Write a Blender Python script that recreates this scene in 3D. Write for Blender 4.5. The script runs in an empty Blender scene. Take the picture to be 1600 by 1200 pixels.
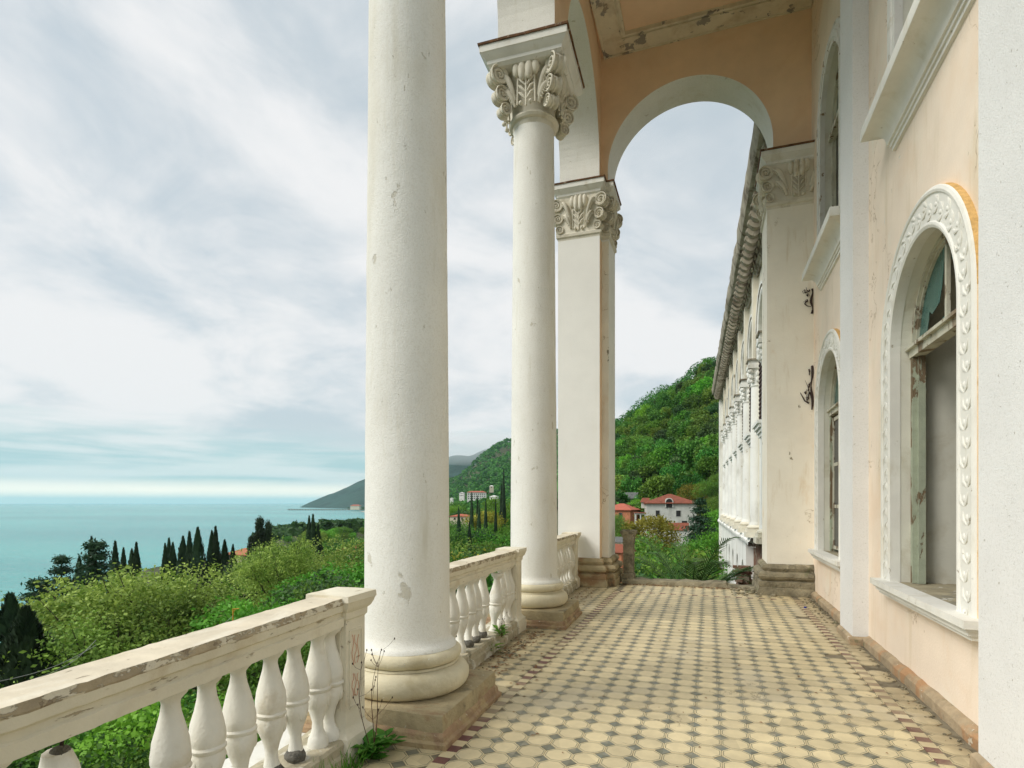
import bpy, bmesh, math, random
import numpy as np
from mathutils import Vector, Matrix, noise

random.seed(7); RNG = np.random.default_rng(7)
D = bpy.data; SC = bpy.context.scene; COL = SC.collection
R = math.radians; PI = math.pi

# ------------------------------------------------------------------ camera, sky, sun, exposure
cam_d = D.cameras.new('camera'); cam = D.objects.new('camera', cam_d); COL.objects.link(cam)
EYE = 1.7; YAW = R(18.9)
cam.location = (0, 0, EYE); cam.rotation_euler = (R(90), 0, YAW)
cam_d.sensor_width = 36; cam_d.lens = 20.25; cam_d.shift_y = 186 / 1600
cam_d.clip_start = 0.05; cam_d.clip_end = 90000
SC.camera = cam
SC.view_settings.view_transform = 'Standard'; SC.view_settings.look = 'None'
SC.view_settings.gamma = 1; SC.view_settings.use_curve_mapping = False
SC.view_settings.exposure = 1.1
SC.cycles.use_denoising = True
SC.cycles.max_bounces = 8; SC.cycles.diffuse_bounces = 6; SC.cycles.transparent_max_bounces = 8
SC.cycles.volume_bounces = 2
SUN_EL, SUN_AZ = R(42), R(232)          # azimuth clockwise from +Y: behind the camera, on the sea side
sun_d = D.lights.new('sun', 'SUN'); sun_d.energy = 1.35; sun_d.angle = R(28); sun_d.color = (1, .955, .88)
sun = D.objects.new('sun', sun_d); COL.objects.link(sun)
sv = Vector((math.sin(SUN_AZ) * math.cos(SUN_EL), math.cos(SUN_AZ) * math.cos(SUN_EL), math.sin(SUN_EL)))
sun.rotation_euler = sv.to_track_quat('Z', 'Y').to_euler()
sun.location = (0, 0, 60)

class NT:
    """small helper around a node tree"""
    def __init__(s, tree):
        s.t = tree; s.n = tree.nodes; s.l = tree.links
    def add(s, kind, **kw):
        n = s.n.new(kind)
        for k, v in kw.items():
            if k == 'inp':
                for a, b in v.items():
                    if isinstance(b, bpy.types.NodeSocket): s.l.new(b, n.inputs[a])
                    else: n.inputs[a].default_value = b
            else: setattr(n, k, v)
        return n
    def math(s, op, a, b=0.0, c=None, clamp=False):
        n = s.n.new('ShaderNodeMath'); n.operation = op; n.use_clamp = clamp
        for i, v in enumerate((a, b, c)):
            if v is None: continue
            if isinstance(v, bpy.types.NodeSocket): s.l.new(v, n.inputs[i])
            else: n.inputs[i].default_value = v
        return n.outputs[0]
    def vmath(s, op, a, b):
        n = s.n.new('ShaderNodeVectorMath'); n.operation = op
        for i, v in enumerate((a, b)):
            if isinstance(v, bpy.types.NodeSocket): s.l.new(v, n.inputs[i])
            else: n.inputs[i].default_value = v
        return n.outputs[0]
    def smooth(s, v, lo, hi):
        n = s.add('ShaderNodeMapRange', interpolation_type='SMOOTHSTEP')
        s.l.new(v, n.inputs[0]); n.inputs[1].default_value = lo; n.inputs[2].default_value = hi
        return n.outputs[0]
    def mix(s, f, a, b, blend='MIX'):
        n = s.n.new('ShaderNodeMix'); n.data_type = 'RGBA'; n.blend_type = blend
        for i, v in ((0, f), (6, a), (7, b)):
            if isinstance(v, bpy.types.NodeSocket): s.l.new(v, n.inputs[i])
            elif i == 0: n.inputs[0].default_value = v
            else: n.inputs[i].default_value = (*v, 1) if len(v) == 3 else v
        return n.outputs[2]
    def noise(s, vec, scale, detail=4, rough=.55, dist=0.0):
        n = s.add('ShaderNodeTexNoise', inp={'Scale': scale, 'Detail': detail, 'Roughness': rough, 'Distortion': dist})
        s.l.new(vec, n.inputs['Vector']); return n.outputs['Fac']

w = D.worlds.new('World'); SC.world = w; w.use_nodes = True
def build_world():
    t = NT(w.node_tree); t.n.clear()
    out = t.add('ShaderNodeOutputWorld'); bg = t.add('ShaderNodeBackground')
    sky = t.add('ShaderNodeTexSky'); sky.sky_type = 'NISHITA'; sky.sun_disc = False
    sky.sun_elevation = SUN_EL; sky.sun_rotation = SUN_AZ
    tc = t.add('ShaderNodeTexCoord')
    sep = t.add('ShaderNodeSeparateXYZ'); t.l.new(tc.outputs['Generated'], sep.inputs[0])
    el = t.math('MAXIMUM', sep.outputs[2], 0.0)
    den = t.math('ADD', el, 0.26)
    cx = t.math('DIVIDE', sep.outputs[0], den); cy = t.math('DIVIDE', sep.outputs[1], den)
    # the cloud sheet: banks drawn out along one direction, thinned and thickened by a second scale
    cv = t.add('ShaderNodeCombineXYZ'); t.l.new(cx, cv.inputs[0]); t.l.new(cy, cv.inputs[1]); cv.inputs[2].default_value = 3.7
    mp = t.add('ShaderNodeMapping'); mp.inputs['Rotation'].default_value = (0, 0, R(-6)); mp.inputs['Scale'].default_value = (1.35, 1.15, 1)
    t.l.new(cv.outputs[0], mp.inputs['Vector'])
    n1 = t.noise(mp.outputs[0], .8, 6, .55, .5)
    n2 = t.noise(cv.outputs[0], 2.6, 7, .6, .8)
    n3 = t.noise(cv.outputs[0], .45, 3, .5, .4)
    f = t.math('ADD', t.math('MULTIPLY', n1, .55), t.math('ADD', t.math('MULTIPLY', n2, .22), t.math('MULTIPLY', n3, .3)))
    cov = t.smooth(f, .44, .585)
    cloud = t.mix(cov, (.275, .307, .322), (.418, .420, .424))
    # the lower deck of the overcast over the sea: grey-green banks, paler strip under it at the horizon
    st = t.add('ShaderNodeCombineXYZ')
    az = t.math('ARCTAN2', sep.outputs[0], sep.outputs[1])
    t.l.new(t.math('MULTIPLY', az, 2.2), st.inputs[0]); t.l.new(t.math('MULTIPLY', sep.outputs[2], 22), st.inputs[1])
    nb = t.noise(st.outputs[0], 1.5, 5, .55, .3)
    elj = t.math('ADD', sep.outputs[2], t.math('MULTIPLY', t.math('SUBTRACT', nb, .5), .11))
    deck = t.math('SUBTRACT', 1.0, t.smooth(elj, .055, .135))
    low = t.mix(t.smooth(nb, .38, .62), (.19, .30, .315), (.345, .395, .395))
    c = t.mix(t.math('MULTIPLY', deck, .88), cloud, low)
    elh = t.math('ADD', sep.outputs[2], t.math('MULTIPLY', t.math('SUBTRACT', nb, .5), .018))
    strip = t.math('SUBTRACT', 1.0, t.smooth(elh, .012, .040))
    c = t.mix(strip, c, (.86, .72, .57))
    # the blue sky above shows through by a few per cent where the sheet is thin
    skc = t.mix(1.0, sky.outputs[0], (.1, .1, .1), 'MULTIPLY')
    thin = t.math('MULTIPLY', t.math('SUBTRACT', 1.0, cov), .12)
    c = t.mix(thin, c, skc)
    sc_ = t.vmath('MULTIPLY', c, (10, 10, 10))
    t.l.new(sc_, bg.inputs[0]); bg.inputs[1].default_value = .1
    t.l.new(bg.outputs[0], out.inputs[0])
build_world()

# ------------------------------------------------------------------ materials
M = {}
def mat(name, base, rough=.85, var=(.85, 1.08, 2.0), layers=(), bump=(), spec=.3, coord='pos', metal=0.0, crack=None, tiles=False):
    """layers: (colour, scale, lo, hi, detail, stretch(x,y,z), strength); bump: (scale, strength, distance)"""
    m = D.materials.new(name); m.use_nodes = True; M[name] = m
    t = NT(m.node_tree); b = t.n['Principled BSDF']
    if coord == 'pos': vec = t.add('ShaderNodeNewGeometry').outputs['Position']
    else: vec = t.add('ShaderNodeTexCoord').outputs['Object']
    col = t.add('ShaderNodeRGB'); col.outputs[0].default_value = (*base, 1); c = col.outputs[0]
    if var:
        n = t.noise(vec, var[2], 5, .6)
        mr = t.add('ShaderNodeMapRange'); t.l.new(n, mr.inputs[0])
        for i, v in ((1, .3), (2, .7), (3, var[0]), (4, var[1])): mr.inputs[i].default_value = v
        mul = t.add('ShaderNodeCombineXYZ')
        for i in range(3): t.l.new(mr.outputs[0], mul.inputs[i])
        c = t.mix(1.0, c, mul.outputs[0], 'MULTIPLY')
    hgt = None
    for (lc, sc, lo, hi, det, stretch, stg) in layers:
        v = vec
        if stretch: v = t.vmath('MULTIPLY', vec, stretch)
        v = t.vmath('ADD', v, (sc * 1.7, 3.1, lo * 9))
        mk = t.smooth(t.noise(v, sc, det, .62, .3), lo, hi)
        mk = t.math('MULTIPLY', mk, stg)
        c = t.mix(mk, c, lc)
        if hi - lo < .045: hgt = mk if hgt is None else t.math('MAXIMUM', hgt, mk)
    if tiles:                                # each tile its own fired tone; grit lies along both edges of the terrace
        cell = t.vmath('FLOOR', t.vmath('DIVIDE', t.vmath('SUBTRACT', vec, (-1.63, 3.499, 0)), (.19, .19, 9)), (0, 0, 0))
        wn = t.add('ShaderNodeTexWhiteNoise'); t.l.new(cell, wn.inputs['Vector'])
        mrr = t.add('ShaderNodeMapRange'); t.l.new(wn.outputs['Value'], mrr.inputs[0]); mrr.inputs[3].default_value = .84; mrr.inputs[4].default_value = 1.1
        mul = t.add('ShaderNodeCombineXYZ'); [t.l.new(mrr.outputs[0], mul.inputs[i]) for i in range(3)]
        if tiles == 2: c = t.mix(wn.outputs['Value'], c, t.mix(t.math('FRACT', t.math('MULTIPLY', wn.outputs['Value'], 5.7)), (.31, .275, .19), (.155, .17, .145)))
        c = t.mix(1.0, c, mul.outputs[0], 'MULTIPLY')
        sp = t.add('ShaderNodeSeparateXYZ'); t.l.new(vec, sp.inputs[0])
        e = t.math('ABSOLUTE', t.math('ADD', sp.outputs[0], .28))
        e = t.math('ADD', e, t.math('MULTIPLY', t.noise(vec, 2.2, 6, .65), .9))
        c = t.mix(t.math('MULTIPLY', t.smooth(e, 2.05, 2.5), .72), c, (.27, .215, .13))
    if crack:
        cs, cw, cd, cc = crack
        q = t.math('ABSOLUTE', t.math('SUBTRACT', t.noise(vec, cs, 5, .6, .4), .5))
        q = t.math('SUBTRACT', 1.0, t.smooth(q, cw * .3, cw))
        q = t.math('MULTIPLY', q, t.smooth(t.noise(vec, cs * .55, 2, .5), cd, cd + .05))
        c = t.mix(t.math('MULTIPLY', q, .75), c, cc); hgt = q if hgt is None else t.math('MAXIMUM', hgt, q)
    t.l.new(c, b.inputs['Base Color'])
    b.inputs['Roughness'].default_value = rough; b.inputs['Specular IOR Level'].default_value = spec
    b.inputs['Metallic'].default_value = metal
    nrm = None
    if hgt is not None:                      # flaked areas lie a little deeper
        bp = t.add('ShaderNodeBump', inp={'Strength': .8, 'Distance': .006}); bp.invert = True
        t.l.new(hgt, bp.inputs['Height']); nrm = bp.outputs[0]
    for (sc, stg, dist) in bump:
        bp = t.add('ShaderNodeBump', inp={'Strength': stg, 'Distance': dist})
        t.l.new(t.noise(vec, sc, 3, .6), bp.inputs['Height'])
        if nrm: t.l.new(nrm, bp.inputs['Normal'])
        nrm = bp.outputs[0]
    if nrm: t.l.new(nrm, b.inputs['Normal'])
    return m

DIRT = (.33, .27, .17); CEM = (.24, .23, .2)
mat('white stucco', (.83, .82, .76), .9, (.93, 1.03, 1.3),
    [((.66, .62, .50), 2.2, .50, .75, 7, (1, 1, .25), .55), ((.60, .56, .44), 9, .56, .78, 6, (1, 1, .10), .5), ((.66, .63, .54), 60, .50, .62, 3, None, .3), ((.5, .46, .35), 7, .655, .675, 7, (1, 1, .6), .6), ((.42, .38, .27), 30, .70, .735, 4, (1, 1, .4), .7)], [(95, .6, .007), (9, .15, .03)])
mat('clean plaster', (.83, .82, .77), .85, (.95, 1.03, 1.2), [((.68, .63, .5), 2.0, .58, .8, 6, (1, 1, .3), .4), ((.45, .4, .3), 26, .72, .74, 4, None, .7)], [(60, .25, .006)])
mat('pilaster stucco', (.80, .80, .785), .9, (.95, 1.03, 1.2), [((.58, .58, .54), 48, .52, .64, 3, None, .28), ((.45, .43, .36), 34, .68, .71, 3, None, .7)], [(95, .6, .007), (9, .12, .03)])
mat('white plaster', (.79, .78, .72), .85, (.9, 1.04, 2.5),
    [((.58, .54, .42), 3.5, .52, .72, 6, (1, 1, .4), .6), ((.45, .4, .3), 14, .68, .70, 5, (1, 1, .6), .8)], [(60, .25, .006)])
mat('carved plaster', (.72, .68, .565), .85, (.85, 1.06, 4),
    [((.42, .37, .25), 5, .5, .72, 6, None, .6)], [(80, .25, .005)])
mat('flaking white', (.76, .71, .57), .85, (.85, 1.05, 3),
    [((.47, .38, .24), 3.0, .50, .70, 6, None, .8), ((.36, .29, .2), 7, .585, .61, 6, (1, 1.0, 1.6), .95), (CEM, 11, .67, .69, 5, None, .9)], [(70, .35, .006)])
mat('rail plaster', (.77, .72, .58), .85, (.88, 1.05, 3),
    [((.55, .46, .31), 2.6, .5, .72, 6, None, .7), ((.42, .35, .24), 13, .64, .665, 7, (1, .5, 2.4), .85), (CEM, 17, .72, .735, 5, None, .9)], [(70, .35, .006)])
mat('rail top', (.72, .64, .49), .85, (.8, 1.1, 3), [((.8, .75, .62), 5, .48, .66, 7, (1, .4, 1), .7), ((.38, .31, .22), 16, .64, .68, 7, (1, .45, 1), .8), ((.5, .43, .3), 3, .56, .72, 6, None, .6)], [(60, .35, .006)])
mat('rail edge', (.46, .38, .26), .9, (.7, 1.15, 8), [((.74, .68, .54), 16, .49, .53, 7, (1, .6, 1.4), .9), ((.25, .2, .14), 9, .6, .63, 5, None, .8)], [(60, .5, .008)])
mat('peach plaster', (.88, .755, .62), .88, (.93, 1.05, 1.6),
    [((.83, .78, .66), 1.1, .50, .72, 6, None, .65), ((.77, .55, .34), 1.7, .55, .78, 6, (1, 1, .5), .5),
     ((.75, .73, .66), 4.2, .70, .715, 6, (1, 1, .55), .8), ((.36, .32, .24), 9, .70, .715, 6, (1, 1, .5), .9), ((.72, .60, .43), 5, .52, .72, 7, (1, 1, .14), .6), ((.80, .60, .42), .7, .50, .72, 5, None, .5)], [(45, .3, .008)], crack=(1.0, .005, .53, (.5, .38, .25)))
mat('corner plaster', (.87, .83, .72), .88, (.92, 1.04, 1.6),
    [((.86, .83, .73), 1.3, .46, .66, 6, None, .7), ((.70, .52, .30), 2.2, .56, .76, 7, (1, 1, .5), .55), ((.22, .2, .13), 5, .665, .685, 7, (1, 1, .6), .9), ((.60, .50, .34), 6, .55, .75, 7, (1, 1, .16), .5)], [(45, .35, .008)], crack=(1.6, .005, .60, (.4, .32, .2)))
mat('orange plaster', (.90, .675, .475), .88, (.9, 1.06, 1.4), [((.82, .56, .35), 1.6, .5, .75, 5, None, .5)], [(45, .2, .006)])  # the wall's peach, deepened: warm bounced light is put into the colour
mat('ceiling orange', (.90, .65, .45), .88, (.9, 1.06, 1.4), [((.33, .31, .27), 1.05, .60, .608, 7, None, 1)], [(45, .2, .006)])  # peach deepened likewise, with the bounce under the ceiling in its colour
mat('ceiling band', (.80, .73, .57), .88, (.85, 1.06, 2), [((.33, .31, .27), 2.6, .575, .585, 8, None, 1), ((.45, .34, .2), 2, .5, .7, 5, None, .5)], [(45, .2, .006)])
mat('ochre', (.66, .43, .17), .95, (.75, 1.15, 25), [((.42, .25, .08), 14, .55, .7, 4, None, .6)], [(90, .6, .01)])
mat('base stone', (.43, .355, .215), .95, (.75, 1.15, 5),
    [((.30, .16, .08), 2.0, .52, .64, 6, None, .7), ((.13, .115, .075), 4, .55, .70, 7, None, .75), ((.6, .55, .42), 24, .68, .72, 3, None, .8)], [(30, .6, .02), (110, .4, .006)])
mat('plinth red', (.38, .255, .155), .95, (.7, 1.2, 6),
    [((.46, .36, .2), 4, .46, .60, 6, None, .8), ((.62, .57, .45), 26, .66, .7, 3, None, .9), ((.12, .1, .07), 5, .62, .74, 6, None, .7)], [(30, .6, .02), (110, .4, .006)])
mat('old stone', (.30, .265, .18), .97, (.6, 1.2, 5), [((.10, .09, .06), 4, .5, .66, 7, None, .8), ((.5, .45, .33), 6, .6, .7, 6, None, .7), ((.13, .15, .06), 3, .58, .68, 6, None, .6)], [(25, .8, .03), (90, .5, .01)])
mat('raw concrete', (.17, .16, .135), .97, (.6, 1.3, 20), [], [(60, 1, .02)])
mat('rust flashing', (.17, .085, .04), .85, (.5, 1.3, 9), [((.4, .33, .24), 9, .6, .66, 5, None, .8)], [(60, .4, .005)])
mat('rebar', (.05, .03, .025), .7, (.6, 1.2, 30))
mat('skirting', (.42, .33, .215), .95, (.7, 1.15, 6), [((.46, .24, .11), 3, .52, .66, 6, (1, 1, .6), .7), ((.17, .17, .09), 5, .6, .7, 6, None, .8), ((.66, .6, .47), 7, .63, .66, 5, None, .8)], [(30, .6, .02)])
FD = [((.42, .345, .215), 1.3, .52, .72, 7, None, .42), ((.60, .54, .41), .8, .50, .70, 5, None, .55), ((.13, .105, .07), 7, .68, .73, 6, None, .7)]
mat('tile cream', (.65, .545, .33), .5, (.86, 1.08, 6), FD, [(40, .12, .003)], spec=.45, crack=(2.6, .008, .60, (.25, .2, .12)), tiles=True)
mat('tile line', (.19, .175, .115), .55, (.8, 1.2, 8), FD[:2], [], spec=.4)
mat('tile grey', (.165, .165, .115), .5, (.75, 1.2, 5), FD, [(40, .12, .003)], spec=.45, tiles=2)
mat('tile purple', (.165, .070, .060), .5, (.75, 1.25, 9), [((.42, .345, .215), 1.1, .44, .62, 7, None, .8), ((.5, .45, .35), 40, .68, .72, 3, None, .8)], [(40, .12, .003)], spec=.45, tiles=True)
mat('grout', (.22, .19, .13), .95, (.7, 1.2, 10), [((.1, .085, .055), 5, .5, .65, 6, None, .7)], [(60, .4, .006)])
mat('old timber', (.60, .585, .47), .8, (.8, 1.05, 8), [((.20, .14, .085), 6, .55, .575, 7, (1, 1, .45), .9), ((.4, .36, .26), 4, .5, .65, 5, (1, 1, .3), .6)], [(60, .4, .006)])
mat('green timber', (.40, .44, .33), .8, (.8, 1.05, 8), [((.17, .11, .06), 6, .51, .54, 7, (1, 1, .45), .9)], [(60, .4, .006)])
mat('sill stone', (.42, .37, .25), .95, (.7, 1.15, 5), [((.2, .2, .16), 4, .52, .66, 6, None, .7), ((.72, .7, .62), 8, .6, .64, 5, None, .7)], [(40, .5, .01)])
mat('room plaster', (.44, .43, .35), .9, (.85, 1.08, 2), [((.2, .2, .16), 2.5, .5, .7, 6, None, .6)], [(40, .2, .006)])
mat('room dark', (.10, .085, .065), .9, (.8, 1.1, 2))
mat('reveal plaster', (.70, .69, .60), .9, (.9, 1.05, 2.0), [((.52, .48, .37), 2.5, .52, .7, 6, None, .6)], [(60, .3, .006)])
mat('wing white', (.80, .80, .76), .9, (.85, 1.05, 1.0), [((.42, .40, .33), 1.4, .55, .72, 7, (1, 1, .35), .7), ((.45, .4, .3), 3, .66, .69, 6, None, .8)], [(40, .3, .01)])
mat('wing cream', (.76, .72, .60), .9, (.8, 1.05, 1.0), [((.45, .38, .25), 1.2, .54, .72, 7, (1, 1, .4), .75), ((.2, .16, .1), 2.5, .64, .68, 6, None, .8)], [(40, .3, .01)])
mat('cornice stone', (.40, .36, .28), .95, (.6, 1.2, 2), [((.12, .095, .065), 2, .5, .62, 7, None, .85), ((.5, .47, .38), 3, .58, .66, 6, None, .7)], [(30, .6, .02)])
mat('shutter', (.055, .026, .018), .7, (.7, 1.3, 5))
mat('brick rubble', (.20, .105, .07), .95, (.5, 1.3, 4), [((.33, .29, .22), 2.5, .52, .6, 6, None, .8)], [(20, .8, .04)])
mat('bark', (.085, .07, .05), .95, (.6, 1.3, 3), [], [(20, .6, .02)])
mat('dry stem', (.10, .05, .035), .9, None)
mat('litter', (.25, .13, .06), .95, (.4, 1.5, 30))
mat('house white', (.62, .63, .58), .9, (.8, 1.06, .8), [((.36, .37, .33), .9, .5, .7, 6, (1, 1, .4), .6)])
mat('house cream', (.62, .55, .42), .9, (.85, 1.06, .6))
mat('roof red', (.235, .075, .045), .9, (.75, 1.2, 1.5), [((.12, .05, .035), 1, .55, .7, 5, None, .6)])
mat('roof bright', (.42, .12, .075), .85, (.85, 1.15, 1.5))
mat('roof grey', (.12, .125, .12), .85, (.8, 1.2, 1.5))
mat('roof blue', (.36, .44, .45), .7, (.9, 1.1, 1))
mat('window dark', (.03, .03, .032), .25, None, spec=.5)
mat('house brick', (.42, .17, .09), .9, (.8, 1.2, 2))
mat('far white', (.74, .72, .68), .9, None)
mat('yellow paint', (.55, .27, .03), .6, (.8, 1.2, 8))
mat('wire', (.28, .28, .27), .6, None)
mat('blue plastic', (.01, .03, .3), .4, None)
mat('scribble', (.60, .22, .12), .9, None)
mat('beach', (.42, .38, .3), .95, (.8, 1.1, .02))
mat('ground', (.055, .065, .025), 1, (.6, 1.4, .15), [((.10, .085, .05), .05, .5, .65, 6, None, .7)])
mat('far wood', (.032, .062, .022), 1, (.55, 1.5, .035), [], [(.05, 1, 6)])
mat('headland wood', (.022, .055, .042), 1, (.6, 1.4, .006), [], [(.012, 1, 20)])

def leaf_mat(name, c1, c2, trans=.35, hue=.25, patch=.35):
    m = D.materials.new(name); m.use_nodes = True; M[name] = m
    t = NT(m.node_tree); t.n.clear()
    out = t.add('ShaderNodeOutputMaterial'); g = t.add('ShaderNodeNewGeometry')
    oi = t.add('ShaderNodeObjectInfo')
    n = t.noise(g.outputs['Position'], patch, 3, .6)
    f = t.math('ADD', t.math('MULTIPLY', g.outputs['Random Per Island'], .55), t.math('MULTIPLY', t.smooth(n, .35, .65), .45))
    c = t.mix(f, c1, c2)
    hs = t.add('ShaderNodeHueSaturation'); t.l.new(c, hs.inputs['Color'])
    t.l.new(t.math('ADD', .5 - .06 * hue, t.math('MULTIPLY', oi.outputs['Random'], .12 * hue)), hs.inputs['Hue'])
    t.l.new(t.math('ADD', .72, t.math('MULTIPLY', t.math('FRACT', t.math('MULTIPLY', oi.outputs['Random'], 7.31)), .6)), hs.inputs['Value'])
    d = t.add('ShaderNodeBsdfPrincipled'); t.l.new(hs.outputs[0], d.inputs['Base Color'])
    d.inputs['Roughness'].default_value = .55; d.inputs['Specular IOR Level'].default_value = .25
    tr = t.add('ShaderNodeBsdfTranslucent'); t.l.new(hs.outputs[0], tr.inputs[0])
    mx = t.add('ShaderNodeMixShader', inp={0: trans}); t.l.new(d.outputs[0], mx.inputs[1]); t.l.new(tr.outputs[0], mx.inputs[2])
    t.l.new(mx.outputs[0], out.inputs[0])
    return m
leaf_mat('leaf spring', (.08, .19, .018), (.52, .66, .15), .3, .1)
leaf_mat('leaf olive', (.055, .13, .018), (.27, .40, .07), .28, .2)
leaf_mat('leaf green', (.030, .10, .014), (.18, .35, .045), .28, .5)
leaf_mat('leaf bright', (.06, .20, .016), (.23, .50, .05), .3, .3)
leaf_mat('leaf dark', (.022, .07, .02), (.085, .17, .045), .25, .4)
leaf_mat('leaf yellow', (.17, .18, .022), (.40, .36, .05), .35, .3)
leaf_mat('leaf forest', (.026, .095, .014), (.185, .36, .05), .25, .7, .05)
leaf_mat('needle dark', (.018, .042, .022), (.055, .10, .045), .1, .3)
leaf_mat('needle cedar', (.018, .055, .030), (.060, .13, .060), .12, .3)
leaf_mat('palm leaf', (.05, .12, .03), (.16, .28, .07), .2, .3)

def glass_mat():
    m = D.materials.new('teal glass'); m.use_nodes = True; M['teal glass'] = m
    t = NT(m.node_tree); b = t.n['Principled BSDF']
    b.inputs['Base Color'].default_value = (.07, .17, .15, 1); b.inputs['Roughness'].default_value = .12
    b.inputs['Specular IOR Level'].default_value = .5; b.inputs['Alpha'].default_value = .92
glass_mat()

def sea_mat():
    m = D.materials.new('sea water'); m.use_nodes = True; M['sea water'] = m
    t = NT(m.node_tree); b = t.n['Principled BSDF']
    pos = t.add('ShaderNodeNewGeometry').outputs['Position']
    a = t.vmath('MULTIPLY', pos, (.0011, .0022, 1))
    n = t.noise(a, 1.0, 5, .55, .4)
    c = t.mix(t.smooth(n, .38, .62), (.018, .26, .27), (.050, .38, .355))
    v = t.vmath('MULTIPLY', pos, (.05, .10, 1))
    n2 = t.noise(v, 1.0, 4, .6)
    c = t.mix(t.math('MULTIPLY', t.smooth(n2, .5, .7), .35), c, (.12, .46, .43))  # paler ripples: light on the waves put into the colour
    n4 = t.noise(t.vmath('MULTIPLY', pos, (.16, .42, 1)), 1.0, 4, .7)
    c = t.mix(t.math('MULTIPLY', t.smooth(n4, .46, .62), .38), c, (.022, .24, .25))  # darker ripples: wave shading painted as water colour
    t.l.new(c, b.inputs['Base Color'])
    b.inputs['Roughness'].default_value = .2; b.inputs['Specular IOR Level'].default_value = .45
    h = t.math('ADD', t.noise(t.vmath('MULTIPLY', pos, (.14, .30, 1)), 1.0, 5, .65), t.math('MULTIPLY', t.noise(t.vmath('MULTIPLY', pos, (.02, .05, 1)), 1.0, 3, .6), 1.5))
    bp = t.add('ShaderNodeBump', inp={'Strength': .9, 'Distance': 2.0}); t.l.new(h, bp.inputs['Height'])
    t.l.new(bp.outputs[0], b.inputs['Normal'])
sea_mat()

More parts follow.
